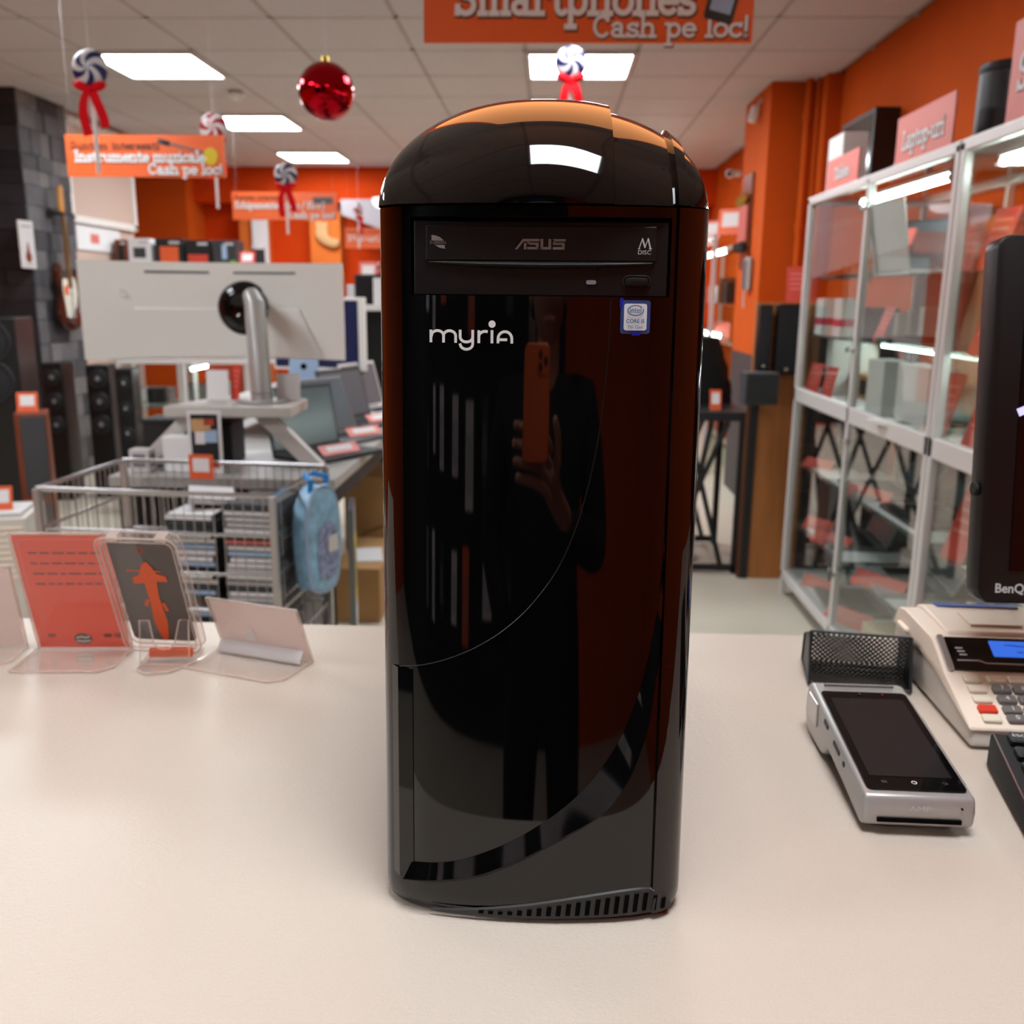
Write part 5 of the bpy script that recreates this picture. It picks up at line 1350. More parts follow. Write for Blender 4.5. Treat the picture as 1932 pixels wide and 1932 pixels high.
gb = MB(); poly(gb, [(x * .9, y) for x, y in cr([(0, .03), (.035, .05), (.04, .08), (.02, .11), (.008, .16), (-.008, .16), (-.02, .11), (-.04, .08), (-.035, .05), (0, .03)], 30)[:-1]], lambda x, z: (x, -.0125, z)); gb.build('printed_guitar', 'wood_red', t)
pr = MB(); ribbon(pr, [(-.06, .265), (.06, .265)], .008, lambda x, z: (x, -.0125, z)); ribbon(pr, [(-.05, .02), (.05, .02)], .005, lambda x, z: (x, -.0125, z)); pr.build('printed_lines', 'key_grey', t)
# framed board on the partition beyond the pillar
t = thing('framed_board', 'large beige board with pale frame on the wall behind the pillar', 'board', (-3.515, 7.55, 1.86), (0, 0, 90))
MB().box((0, -.012, .36), (1.10, .02, .66)).build('panel', 'cream_wall', t)
for s in (-1, 1): MB().box((s * .535, -.022, .36), (.05, .03, .72)).build('frame_side', 'white_monitor', t); MB().box((0, -.022, .36 + s * .345), (1.10, .03, .05)).build('frame_rail', 'white_monitor', t)
MB().box((-.1, -.0235, .48), (.22, .002, .16)).build('paper_notice', 'white_card', t)
t = thing('white_poster', 'white poster with a pink block below the beige board', 'poster', (-3.515, 7.45, 1.66), (0, 0, 90))
MB().box((0, -.006, .09), (.72, .010, .18)).build('sheet', 'print_white', t); MB().box((-.08, -.0115, .09), (.14, .002, .07)).build('pink_block', 'red_card_pink', t)
# shelf with boxes on top behind the white monitor
t = thing('back_shelf', 'long pale shelf unit with boxes on top behind the white monitor', 'shelf', (-3.0, 7.75, 0))
for x in (-.48, 0, .55): MB().box((x, 0, .78), (.03, .36, 1.56)).build('upright', 'alu_frame', t)
for z in (.05, .45, .80, 1.17, 1.56): MB().box((.035, 0, z), (1.08, .38, .02)).build('shelf_board', 'alu_frame', t)
for k, (x, w, h, m, lab_) in enumerate(((-3.42, .10, .19, 'wood_red', 'narrow brown box with black print at the left end of the long shelf'), (-3.27, .18, .20, 'white_card', 'white box with a dark speaker picture on the long shelf'), (-3.03, .22, .20, 'black_soft', 'black box with a red front on the long shelf'), (-2.80, .20, .19, 'black_matte', 'black box with red lower half on the long shelf'), (-2.585, .19, .19, 'laptop_dark', 'dark box with green corner on the long shelf'))):
    t = carton(lab_, (x, 7.72, 1.57), (w, .2, h), m, name='product_box')
    f = {0: ('black_matte', .05, .12, .09), 1: ('laptop_dark', .10, .08, .09), 2: ('orange_card', .15, .12, .08), 3: ('red_card', .16, .07, .045), 4: ('pale_blue', .04, .11, .10)}[k]
    MB().box((0, -.1008, f[3]), (f[1], .0016, f[2])).build('front_print', f[0], t)
    MB().box((w * .2, -.1008, h * .85), (w * .4, .0016, .02)).build('front_lettering', 'paper_grey', t)
    if k == 4: MB().box((w * .35, -.1008, .02), (w * .25, .0016, .03)).build('green_corner', 'green_print', t)
price_card('pink price card at the right end of the long shelf', (-2.42, 7.66, 1.57), .13, .11, 14, 0, 'red_card', True)
for k, (x, m, lab_) in enumerate(((-2.36, 'steel_dark', 'dark round-topped gadget at the right end of the long shelf'), (-2.18, 'white_monitor', 'pale cylindrical tub beyond the long shelf'))):
    t = thing('tub', lab_, 'container', (x, 7.78 if k == 0 else 7.9, 1.57))
    if k: t.location = (-2.52, 7.84, 1.57)
    MB().cyl((0, 0, 0), (0, 0, .13 - .04 * k), .05, n=20).build('body', m, t, smooth=True)
    MB().cyl((0, 0, .13 - .04 * k), (0, 0, .155 - .04 * k), .055, n=20).build('lid', 'paper_grey', t, smooth=True)
# items on the lower shelves seen under the monitor
for k, (x, z, w, h, m) in enumerate(((-3.25, .81, .30, .14, 'pale_blue'), (-2.75, .81, .34, .12, 'black_soft'), (-3.28, .46, .28, .12, 'paper_grey'), (-2.80, .46, .36, .16, 'laptop_grey'), (-3.3, 1.18, .22, .14, 'white_card'), (-2.72, 1.18, .4, .16, 'black_matte'), (-3.2, .06, .3, .18, 'cardboard'), (-2.75, .06, .3, .2, 'white_card'))):
    carton(('pale blue', 'black', 'pale grey', 'grey', 'white', 'wide black', 'brown', 'large white')[k] + ' boxed device on shelf %s of the long shelf unit, %s half' % ({.81: 'three', .46: 'two', 1.18: 'four', .06: 'one'}[z], 'left' if x < -3 else 'right'), (x, 7.72, z), (w, .22, h), m, name='boxed_device')
# low glass display counter along the left
t = thing('low_glass_case', 'low glass display case behind the stand of the white monitor', 'display case', (-2.05, 6.3, 0), (0, 0, 12))
for x in (-.75, -.35, .1, .55): 
    for y in (-.22, .22): MB().box((x, y, .46), (.025, .025, .92)).build('post', 'alu_frame', t)
for z in (.06, .48, .92):
    for y in (-.22, .22): MB().box((-.1, y, z), (1.32, .03, .03)).build('rail', 'alu_frame', t)
for z in (.30, .62): MB().box((-.1, 0, z), (1.3, .44, .008)).build('glass_shelf', 'shelf_glass', t)
MB().box((-.1, -.225, .48), (1.3, .004, .86)).build('glass_front', 'clear_glass', t)
MB().box((-.1, 0, .925), (1.32, .46, .008)).build('glass_top', 'clear_glass', t)
tube_lamp('lit tube lamp inside the low glass case', 6.12, 6.42, -2.35, .86, .010)
for k in range(6):
    x = -2.62 + .2 * k
    carton(('black camera', 'grey radio', 'white router', 'dark red camera', 'black lens', 'grey console')[k] + ' box inside the low glass case', (x, 6.22 + .04 * k, .308 if k % 2 else .628), (.12, .1, .1 + .02 * (k % 3)), ('black_matte', 'laptop_grey', 'white_card', 'wood_red', 'black_soft', 'paper_grey')[k], 12, name='camera_box')
# --- loudspeakers on the left
def tower_speaker(label, loc, d, rz, n, m='black_satin'):
    t = thing('tower_speaker', label, 'speaker', loc, (0, 0, rz), group='tower loudspeakers')
    MB().box((0, 0, d[2] / 2), d).build('cabinet_body', m, t, bevel=.008)
    for k in range(n):
        z = d[2] * (.90 - .17 * k); r = d[0] * .38
        MB().tube([(r * math.cos(R(a)), -d[1] / 2, z + r * math.sin(R(a))) for a in range(0, 360, 20)], r * .12, 6, True).build('driver_ring', 'steel_dark', t)
        c_ = MB().lathe([(.0001, -.012), (r * .3, -.008), (r * .9, 0)], 18, T4(0, -d[1] / 2 - .003, z) @ rot4(-90, 'X')).build('driver_cone', 'black_soft', t, smooth=True)
        MB().lathe([(.0001, .006), (r * .3, 0)], 12, T4(0, -d[1] / 2 - .012, z) @ rot4(90, 'X')).build('dust_cap', 'laptop_grey' if n > 2 else 'steel_dark', c_, smooth=True)
    return t
tower_speaker('slim black tower speaker with three silver cones, leftmost by the pillar', (-3.20, 6.05, 0), (.13, .20, .90), 6, 3)
tower_speaker('slim black tower speaker with silver cones below the left monitor corner', (-2.95, 6.15, 0), (.15, .20, .885), 6, 3)
tower_speaker('plain slim black tower speaker in front of the low glass case', (-2.58, 5.70, 0), (.10, .16, .90), 6, 3)
t = tower_speaker('large black tower speaker with two dark cones at the left picture edge', (-2.93, 4.95, 0), (.28, .34, 1.215), 14, 2)
tower_speaker('huge black loudspeaker beyond the left picture edge', (-3.30, 4.6, 0), (.40, .36, 1.24), 14, 2)
price_card('orange price tag on top of the huge loudspeaker at the left picture edge', (-3.125, 4.62, 1.242), .12, .10, 14, 10, 'orange_card', True)
t = thing('wood_speaker', 'reddish wooden speaker with dark cloth front at the left', 'speaker', (-2.42, 4.30, 0), (0, 0, 24))
MB().box((0, 0, .40), (.135, .18, .80)).build('cabinet_body', 'wood_red', t, bevel=.004)
MB().box((.008, -.092, .60), (.105, .008, .37)).build('cloth_front', 'wainscot', t, bevel=.003)
MB().box((.008, -.092, .19), (.105, .008, .37)).build('cloth_front', 'wainscot', t, bevel=.003)
MB().cyl((.03, -.095, .455), (.03, -.102, .455), .014, n=14).build('silver_badge', 'chrome', t)
price_card('orange price tag on top of the reddish wooden speaker', (-2.42, 4.27, .8015), .09, .09, 12, 18, 'orange_card', True)
t = thing('beige_computer', 'beige ribbed old computer at the left picture edge', 'computer', (-2.30, 3.80, 0), (0, 0, 16))
MB().box((0, 0, .22), (.24, .34, .44)).build('case', 'cream_side', t, bevel=.006)
for k in range(9): MB().box((.03, -.172, .40 - .026 * k), (.15, .006, .012)).build('rib', 'cream_plastic', t)
MB().box((0, -.05, .449), (.20, .2, .018)).build('lid_plate', 'paper_grey', t, bevel=.003)
MB().cyl((-.07, -.171, .40), (-.07, -.177, .40), .010, n=12).build('knob', 'black_matte', t)
price_card('orange price tag standing on the beige computer', (-2.26, 3.72, .4585), .08, .10, 12, 16, 'orange_card', True)

# --- wire dump bin with films
BX, BY, BWd, BDp, BH = -0.985, 2.52, .63, .44, .85
t = thing('wire_bin', 'chrome wire bin full of film cases left of the tower', 'wire bin', (BX, BY, 0), (0, 0, -4))
hw, hd = BWd / 2, BDp / 2
def ring(z, r=.006): return MB().tube([(-hw, -hd, z), (hw, -hd, z), (hw, hd, z), (-hw, hd, z)], r, 8, True)
for z in (.85, .745, .64, .54, .43, .2, .04): ring(z, .0068 if z > .8 else .0048).build('frame_ring', 'wire_steel', t, smooth=True)
for (sx, sy) in ((-1, -1), (1, -1), (1, 1), (-1, 1)): MB().box((sx * hw, sy * hd, .425), (.018, .018, .85)).build('corner_post', 'silver_metal', t, bevel=.002)
for s in (-1, 1):
    wv = MB()
    n_ = 24
    for k in range(1, n_): wv.tube([(-hw + BWd * k / n_, s * hd, .04), (-hw + BWd * k / n_, s * hd, .85)], .0016, 4)
    wv.build('wire_panel', 'wire_steel', t)
    wv = MB(); n_ = 16
    for k in range(1, n_): wv.tube([(s * hw, -hd + BDp * k / n_, .04), (s * hw, -hd + BDp * k / n_, .85)], .0016, 4)
    wv.build('wire_panel', 'wire_steel', t)
MB().box((0, 0, .30), (BWd - .02, BDp - .02, .008)).build('floor_plate', 'alu_frame', t)
BM = T4(BX, BY, 0) @ rot4(-4, 'Z')
cols_ = ['black_soft', 'blue_print', 'red_card', 'white_card', 'paper_grey', 'magenta_print', 'green_print', 'wood_dark', 'pale_blue', 'yellow_print', 'red_card_pink', 'laptop_dark']
rr = random.Random(21); case_me = {}
for m in cols_:
    case_me[m] = (MB().box((0, 0, 0), (.135, .19, .0142)).mesh('case', 'black_soft', bevel=.001, seg=1), MB().box((0, -.0953, 0), (.126, .0012, .0112)).mesh('spine', m), MB().box((0, 0, .0074), (.120, .178, .0006)).mesh('cover', m))
def film(label, x, y, z, rz, m, tilt=0):
    t = thing('film_case', label, 'film case', (BM @ Vector((x, y, z)))[:], (0, tilt, rz - 4), group='film cases in the wire bin')
    for k, n_ in enumerate(('case', 'spine', 'cover')): link(n_, case_me[m][k], t)
names = {'black_soft': 'black', 'blue_print': 'blue', 'red_card': 'red', 'white_card': 'white', 'paper_grey': 'pale grey', 'magenta_print': 'magenta', 'green_print': 'green', 'wood_dark': 'brown', 'pale_blue': 'pale blue', 'yellow_print': 'yellow', 'red_card_pink': 'pink', 'laptop_dark': 'dark grey'}
ordn = ['bottom', 'second', 'third', 'fourth', 'fifth', 'sixth', 'seventh', 'eighth', 'ninth', 'tenth', 'eleventh', 'twelfth', 'thirteenth', 'fourteenth', 'fifteenth', 'sixteenth', 'seventeenth', 'eighteenth', 'nineteenth', 'twentieth', 'twenty-first', 'twenty-second', 'twenty-third', 'twenty-fourth', 'twenty-fifth', 'twenty-sixth', 'twenty-seventh', 'twenty-eighth', 'twenty-ninth', 'thirtieth', 'thirty-first', 'thirty-second', 'thirty-third']
for (ci_, x, n_, sname) in ((0, .235, 33, 'right'), (1, .075, 31, 'middle'), (2, -.09, 20, 'left')):
    for k in range(n_):
        m = rr.choice(['white_card', 'paper_grey', 'paper_grey', 'laptop_dark', 'wood_dark', 'white_card', 'white_card', 'black_soft', 'red_card_pink', 'laptop_dark', 'white_card', 'pale_blue'])
        film('%s film case, %s from the bottom of the %s stack in the wire bin' % (names[m], ordn[k] if k else 'lowest', sname), x + rr.uniform(-.006, .006), -.09 + rr.uniform(-.006, .006), .313 + .0155 * k, rr.uniform(-2, 2), m)
film('grey film case lying slanted on top of the middle stack in the wire bin', .07, -.03, .313 + .0155 * 31 + .012, 25, 'paper_grey', 6)
film('magenta film case lying open on the left stack in the wire bin', -.07, -.02, .313 + .0155 * 20 + .010, -20, 'magenta_print', 5)
price_card('orange price tag clipped to the back rail of the wire bin', (-1.03, 2.72, .803), .075, .075, 0, -4, 'orange_card', True)

# child's plastic backpack hanging on the bin
t = thing('backpack', 'pale blue plastic children backpack hanging on the wire bin', 'bag', (-.622, 2.45, .55), (0, 0, 70))
o_ = cr([(-.06, .02), (0, 0), (.06, .02), (.077, .12), (.073, .22), (.045, .28), (0, .295), (-.045, .28), (-.073, .22), (-.077, .12), (-.06, .02)], 40)[:-1]
bg = MB(); n_ = len(o_)
for (sc_, y) in ((.82, -.035), (1, -.02), (1, .02), (.82, .035)): bg.v += [(x * sc_, y, .145 + (z - .145) * sc_) for x, z in o_]
for k in range(3):
    for i in range(n_): bg.f.append((k * n_ + i, k * n_ + (i + 1) % n_, (k + 1) * n_ + (i + 1) % n_, (k + 1) * n_ + i))
bg.f += [tuple(range(n_)), tuple(range(3 * n_, 4 * n_))]
bg.build('bag_body', 'bag_blue', t, smooth=True)
MB().tube([(x, -.022, z) for x, z in o_], .005, 6, True).build('piping', 'pale_blue', t)
pk = MB(); poly(pk, [(x * .62, .115 + (z - .145) * .55) for x, z in o_], lambda x, z: (x, -.037, z)); pk.build('printed_pocket', 'bag_print', t)
for s in (-1, 1): MB().tube([(s * .035, -.01, .28), (s * .04, -.015, .315), (s * .015, .02, .325)], .008, 6).build('strap', 'bag_strap', t)
MB().box((.02, -.040, .135), (.045, .002, .045), (0, 0, 0)).build('price_tag', 'white_card', t)

# --- grey desk, riser and the white ultrawide monitor
t = thing('sales_desk', 'long grey topped desk with dark legs running away behind the wire bin', 'desk', (-1.02, 4.05, 0), (0, 0, 0))
MB().box((0, 0, .765), (.72, 2.4, .035)).build('worktop', 'desk_grey', t, bevel=.003)
for (x, y) in ((-.32, -1.16), (.32, -1.16), (-.32, 1.16), (.32, 1.16)): MB().box((x, y, .373), (.04, .04, .746)).build('leg', 'desk_dark', t)
MB().box((-.33, 0, .40), (.02, 2.3, .65)).build('back_panel', 'desk_dark', t)
MB().box((.32, 0, .70), (.03, 2.3, .05)).build('apron', 'desk_dark', t)
t = thing('monitor_riser', 'pale grey riser shelf on splayed legs under the white monitor', 'riser', (-1.03, 3.06, .783), (0, 0, 3))
MB().prism([(-.205, -.10), (.205, -.10), (.205, .16), (-.13, .16)], .035, T4(0, 0, .175)).build('shelf_top', 'riser_grey', t, bevel=.004)
for (xa, xb) in ((-.31, -.13), (.27, .10)):
    MB().add([(xa - .035, -.05, .0), (xa + .035, -.05, 0), (xa + .035, -.01, 0), (xa - .035, -.01, 0), (xb - .035, -.05, .176), (xb + .035, -.05, .176), (xb + .035, -.01, .176), (xb - .035, -.01, .176)],
             [(0, 3, 2, 1), (4, 5, 6, 7), (0, 1, 5, 4), (1, 2, 6, 5), (2, 3, 7, 6), (3, 0, 4, 7)]).build('splayed_leg', 'riser_grey', t, bevel=.003)
t = thing('ultrawide_monitor', 'large white curved ultrawide monitor seen from behind on a round stand', 'monitor', (-.965, 3.10, .9935), (0, 0, 8))
mw, zlo, zhi = .425, .135, .455
def curve(u): return .06 + .11 * (1 - u * u) * 0 + .10 * (u * u) - .10
bk = MB()
def sec(y_off, inset=0):
    return [[(u * (mw - inset) - .140, .165 - .105 * u * u * 1.0 + y_off, z) for u in [k / 16 - 1 for k in range(33)]] for z in (zlo + inset, zhi - inset)]
lo_, hi_ = sec(0)
lo2, hi2 = sec(.03)
def flip(r): return r
bk.grid([lo_, hi_]); bk.grid([hi_, hi2]); bk.grid([hi2, lo2]); bk.grid([lo2, lo_])
for i in (0, -1): bk.add([lo_[i], hi_[i], hi2[i], lo2[i]], [(0, 1, 2, 3)])
panel = bk.build('panel_back', 'white_monitor', t, smooth=True, merge=True)
front = MB().grid([[(x, y + .0012, z) for x, y, z in r] for r in (lo2, hi2)]).build('screen', 'screen_black', t, smooth=True)
# raised lower cover on the back and vent slits
cvr = []
for (v, zz) in ((0, zlo + .004), (1, .30)):
    cvr.append([(u * mw * (.82 - .18 * v) - .140, .165 - .105 * (u * (.82 - .18 * v)) ** 2 - .006, zz) for u in [k / 12 - 1 for k in range(25)]])
cv = MB(); cv.grid(cvr); cv.grid([cvr[1], [(x, y + .007, z + .004) for x, y, z in cvr[1]]])
cv.build('lower_cover', 'white_monitor', panel, smooth=True)
for (ua, ub) in ((-.55, -.07), (.12, .62)):
    sl_ = MB(); us = [ua + (ub - ua) * k / 10 for k in range(11)]
    sl_.grid([[(u * mw - .140, .165 - .105 * u * u - .0012, z) for u in us] for z in (.418, .426)]); sl_.build('vent_slit', 'laptop_grey', panel)
MB().tube([(-.72 * mw - .140 + .014 * math.cos(R(a)), .165 - .105 * .52 - .001, .35 + .010 * math.sin(R(a))) for a in range(0, 360, 20)], .0014, 5, True).build('emblem', 'silver_paint', panel)
hubp = [(.082, 0), (.080, .012), (.066, .022), (.045, .022), (.030, .014), (.0001, .012)]
MB().lathe(hubp, 36, T4(-.055, .156, .305) @ rot4(90, 'X')).build('hub_disc', 'black_gloss', t, smooth=True)
MB().tube([(-.055 + .085 * math.cos(R(a)), .158, .305 + .085 * math.sin(R(a))) for a in range(0, 360, 10)], .006, 8, True).build('hub_ring', 'black_satin', t, smooth=True)
MB().tube([(-.03, .135, .335), (-.02, .06, .335), (.0, .03, .325)], .028, 14).build('pivot_arm', 'black_satin', t, smooth=True)
MB().tube([(-.015, .04, .355), (.0, .02, .33), (.012, .0, .02), (.013, 0, .0)], [.026, .033, .036, .040], 24).build('stand_column', 'silver_paint', t, smooth=True)
MB().cyl((.013, 0, .03), (.013, 0, .033), .0385, n=24).build('column_seam', 'laptop_grey', t)
MB().cyl((.013, 0, 0), (.013, 0, .010), .085, n=36).build('stand_base', 'silver_paint', t, smooth=True, bevel=.003)
# things on the near end of the desk, under and around the riser
t = thing('picture_card', 'white framed colour picture card leaning under the riser', 'card', (-1.085, 2.915, .784), (0, 0, 4))
MB().box((0, 0, .10), (.105, .006, .20)).build('frame', 'white_card', t)
MB().box((0, -.0036, .115), (.085, .001, .15)).build('picture', 'black_soft', t)
for (x, z, w, h, m) in ((-.01, .155, .06, .04, 'stocking'), (.02, .12, .04, .04, 'pale_blue'), (-.015, .115, .03, .04, 'white_card'), (.015, .165, .03, .02, 'red_card'), (0, .03, .085, .022, 'red_card')):
    MB().box((x, -.0046, z), (w, .001, h)).build('picture_patch', m, t)
carton('white paper packet left of the picture card under the riser', (-1.18, 2.96, .7835), (.10, .07, .115), 'print_white', name='white_packet')
carton('small pale box with grey lines under the left end of the riser', (-1.30, 2.93, .7835), (.065, .05, .075), 'paper_grey', 0, (.04, .04, .04), 'laptop_grey', name='small_box')
t = thing('dark_bin', 'black storage crate under the riser', 'crate', (-1.20, 3.13, .7835))
MB().box((0, 0, .07), (.30, .14, .14)).build('crate_body', 'black_matte', t, bevel=.006)
MB().box((0, 0, .146), (.31, .15, .012)).build('crate_rim', 'black_soft', t, bevel=.003)
t = thing('card_stand', 'blank white card standing on the riser left of the monitor column', 'card', (-1.12, 3.15, .994), (-6, 0, 0))
MB().box((0, 0, .05), (.075, .003, .10)).build('sheet', 'print_white', t); MB().box((0, .015, .002), (.07, .03, .003)).build('foot', 'acrylic_edge', t)
price_card('tall red folded card beside the monitor column on the riser', (-1.065, 3.16, .994), .05, .12, 8, -40, 'red_card')
t = thing('card_stand', 'pale card standing on the riser right of the monitor column', 'card', (-.88, 3.16, .994), (-6, 0, 0))
MB().box((0, 0, .045), (.08, .003, .09)).build('sheet', 'white_card', t); MB().box((0, .015, .002), (.07, .03, .003)).build('foot', 'acrylic_edge', t)
# laptops along the desk, facing right
laptop('grey open laptop nearest on the desk with a red price card', (-.775, 3.29, .783), 58, .33, .23, 100, 'laptop_dark')
laptop('second grey open laptop on the desk', (-.78, 3.72, .783), 62, .33, .23, 112, 'laptop_grey')
laptop('third open laptop on the desk with a dark screen', (-.79, 4.16, .783), 66, .33, .23, 105, 'laptop_dark')
laptop('white open laptop on the desk close to the tower edge', (-.79, 4.6, .783), 70, .33, .23, 105, 'white_plastic')
for k, (x, y) in enumerate(((-.715, 3.23), (-.715, 3.68), (-.72, 4.12), (-.72, 4.55))):
    price_card(('nearest', 'second', 'third', 'fourth')[k] + ' pink-red price strip on the laptops along the desk', (x, y, .803), .17, .045, 50, 52, 'red_card' if k == 0 else 'red_card_pink', True)
# raised shelf further back with the all-in-one and boxes
t = thing('desk_shelf', 'narrow raised shelf along the back of the desk', 'shelf', (-1.19, 4.45, .783))
MB().box((0, 0, .12), (.34, 1.5, .03)).build('board', 'desk_grey', t, bevel=.003)
for y in (-.7, 0, .7): MB().box((-.12, y, .0525), (.05, .03, .105)).build('support', 'desk_dark', t)
t = thing('blue_aio_stand', 'pale blue aluminium computer stand with a round hole, beside the monitor column', 'computer stand', (-1.10, 4.22, .9195), (0, 0, 8))
q = MB().prism([(-.075, 0), (.075, 0), (.060, .17), (-.060, .17)], .012, rot4(90, 'X')).build('plate', 'pale_blue', t, bevel=.003); q.rotation_euler = (R(-8), 0, 0)
q = MB().cyl((0, -.0125, .11), (0, -.0135, .11), .014, n=20).build('cable_hole', 'void_black', t); q.rotation_euler = (R(-8), 0, 0)
MB().box((0, -.03, .004), (.15, .10, .008)).build('foot', 'pale_blue', t, bevel=.002)
t = thing('blue_monitor', 'monitor showing a plain dark blue screen behind the white monitor', 'monitor', (-1.15, 4.72, .9195), (0, 0, -12))
MB().box((0, .012, .235), (.50, .03, .36)).build('casing', 'white_monitor', t, bevel=.005)
MB().box((-.01, -.0038, .235), (.455, .001, .33)).build('screen', 'screen_blue', t)
MB().box((0, .035, .06), (.06, .02, .12)).build('neck', 'silver_paint', t); MB().box((0, .02, .006), (.22, .16, .012)).build('foot', 'silver_paint', t, bevel=.003)
t = thing('white_cup', 'white round headphone stand on the raised shelf', 'stand', (-1.045, 4.36, .9195))
MB().tube([(.04 * math.cos(R(a)), 0, .045 + .045 * math.sin(R(a))) for a in range(0, 360, 20)], .007, 8, True).build('ring', 'white_plastic', t, smooth=True)
MB().cyl((0, 0, 0), (0, 0, .006), .03, n=16).build('foot', 'white_plastic', t)
t = thing('side_table', 'white topped stand with a black screen close to the tower edge', 'stand', (-.92, 5.55, 0))
MB().box((0, 0, 1.275), (.50, .35, .03)).build('top', 'white_plastic', t, bevel=.003)
MB().box((0, .1, .63), (.44, .05, 1.25)).build('black_front', 'black_matte', t)
for s in (-1, 1): MB().box((s * .23, 0, .63), (.025, .3, 1.26)).build('side', 'white_plastic', t)
carton('small white box with a dark dot on the white topped stand', (-.91, 5.45, 1.2905), (.16, .14, .15), 'print_white', 0, (.02, .02, .08), 'laptop_dark', name='white_box')
t = thing('curved_screen', 'dark brown curved screen behind the white box near the tower edge', 'screen', (-1.02, 6.3, 0))
MB().box((0, 0, 1.28), (.52, .05, .40)).build('casing', 'black_soft', t, bevel=.01); MB().box((0, -.028, 1.28), (.48, .002, .36)).build('panel', 'screen_grey', t)
MB().box((0, .03, .54), (.06, .04, 1.08)).build('pole', 'steel_dark', t); MB().box((0, 0, .01), (.3, .3, .02)).build('foot', 'steel_dark', t)
price_card('small orange tag on the dark stand beside the tower edge', (-.79, 4.86, .783), .08, .09, 12, 0, 'orange_card', True)
t = thing('price_strip', 'pink price strip on the front of the far stand beside the tower', 'price card', (-.80, 5.35, .90)); MB().box((0, 0, .0), (.20, .006, .045)).build('strip', 'red_card_pink', t); MB().box((0, .01, -.46), (.02, .01, .87)).build('holder', 'alu_frame', t)
# --- cartons on the floor under the desk
carton('long brown cardboard box standing on the floor beside the desk', (-.785, 3.98, 0), (.20, .52, .235), 'cardboard', 0, None, name='cardboard_box')
t = carton('large brown cardboard box behind the long one under the desk', (-.80, 4.58, 0), (.34, .40, .50), 'cardboard', 0, None, name='cardboard_box')
MB().tube([(-.12, -.2005, .12), (-.08, -.2005, .22), (.02, -.2005, .26), (.10, -.2005, .20), (.11, -.2005, .05)], .003, 4).build('printed_arc', 'wood_dark', t)
t = carton('brown cardboard box with a handle hole on top of the large box', (-.80, 4.55, .501), (.34, .36, .16), 'cardboard_dark', 0, None, name='cardboard_box')
MB().prism([(.045 * math.cos(k * math.pi / 8), .016 * math.sin(k * math.pi / 8)) for k in range(16)], .001, T4(.03, -.1806, .085) @ rot4(90, 'X')).build('handle_hole', 'void_black', t)
MB().box((-.08, -.1808, .125), (.05, .001, .03)).build('sticker', 'paper_grey', t)
carton('white envelope lying on the long cardboard box', (-.77, 3.93, .236), (.12, .22, .004), 'white_card', 12, None, name='envelope', cat='envelope')
t = thing('magazine_holder', 'tall box with yellow print leaning at the desk corner', 'box', (-.655, 3.06, 0), (0, 0, 10))
MB().box((0, 0, .33), (.02, .20, .66)).build('board', 'laptop_grey', t); MB().box((.0105, 0, .44), (.001, .17, .22)).build('yellow_print', 'yellow_print', t); MB().box((.0112, .0, .44), (.001, .10, .14)).build('grey_print', 'key_grey', t); MB().box((.0105, 0, .26), (.001, .15, .1)).build('white_print', 'white_card', t)
# --- on the far orange wall
t = thing('christmas_stocking', 'beige felt Christmas stocking hanging on the far orange wall', 'stocking', (-2.38, 10.145, 1.74), (0, 0, 0))
st_ = cr([(x * .68 - .01, y * .68 + .11) for x, y in [(-.08, .34), (.09, .34), (.10, .20), (.13, .12), (.25, .10), (.27, .04), (.22, -.02), (.10, -.01), (-.02, .06), (-.09, .16), (-.08, .34)]], 50)[:-1]
MB().prism(st_, .05, T4(0, 0, 0) @ rot4(90, 'X')).build('felt_body', 'stocking', t, smooth=True, bevel=.012)
MB().tube([(.0, -.02, .34), (.015, -.02, .37), (.03, -.02, .34)], .006, 6).build('loop', 'ribbon_red', t)
MB().box((-.005, -.025, .325), (.13, .056, .045)).build('cuff', 'stocking', t, bevel=.012)
t = thing('clip_lamp', 'small round white spot lamp near the far alcove', 'lamp', (-1.80, 9.86, 1.62))
MB().lathe([(.0001, .03), (.05, .02), (.07, -.02), (.06, -.03)], 20).build('shade', 'chrome', t, smooth=True)
MB().cyl((0, 0, .0), (0, .35, .06), .012, n=10).build('arm', 'white_plastic', t)
t = thing('product_stand', 'tall narrow white display with pale green items behind the monitor corner', 'display stand', (-1.33, 6.9, 0))
MB().box((0, 0, .71), (.22, .2, 1.42)).build('body', 'paper_grey', t, bevel=.004)
MB().box((.02, -.101, 1.25), (.12, .002, .10)).build('green_pack', 'green_print', t); MB().box((.02, -.101, 1.36), (.14, .002, .06)).build('white_pack', 'print_white', t)
price_card('pink-red card on top of the tall narrow white display', (-1.30, 6.88, 1.421), .13, .16, 8, 0, 'red_card_pink', True)
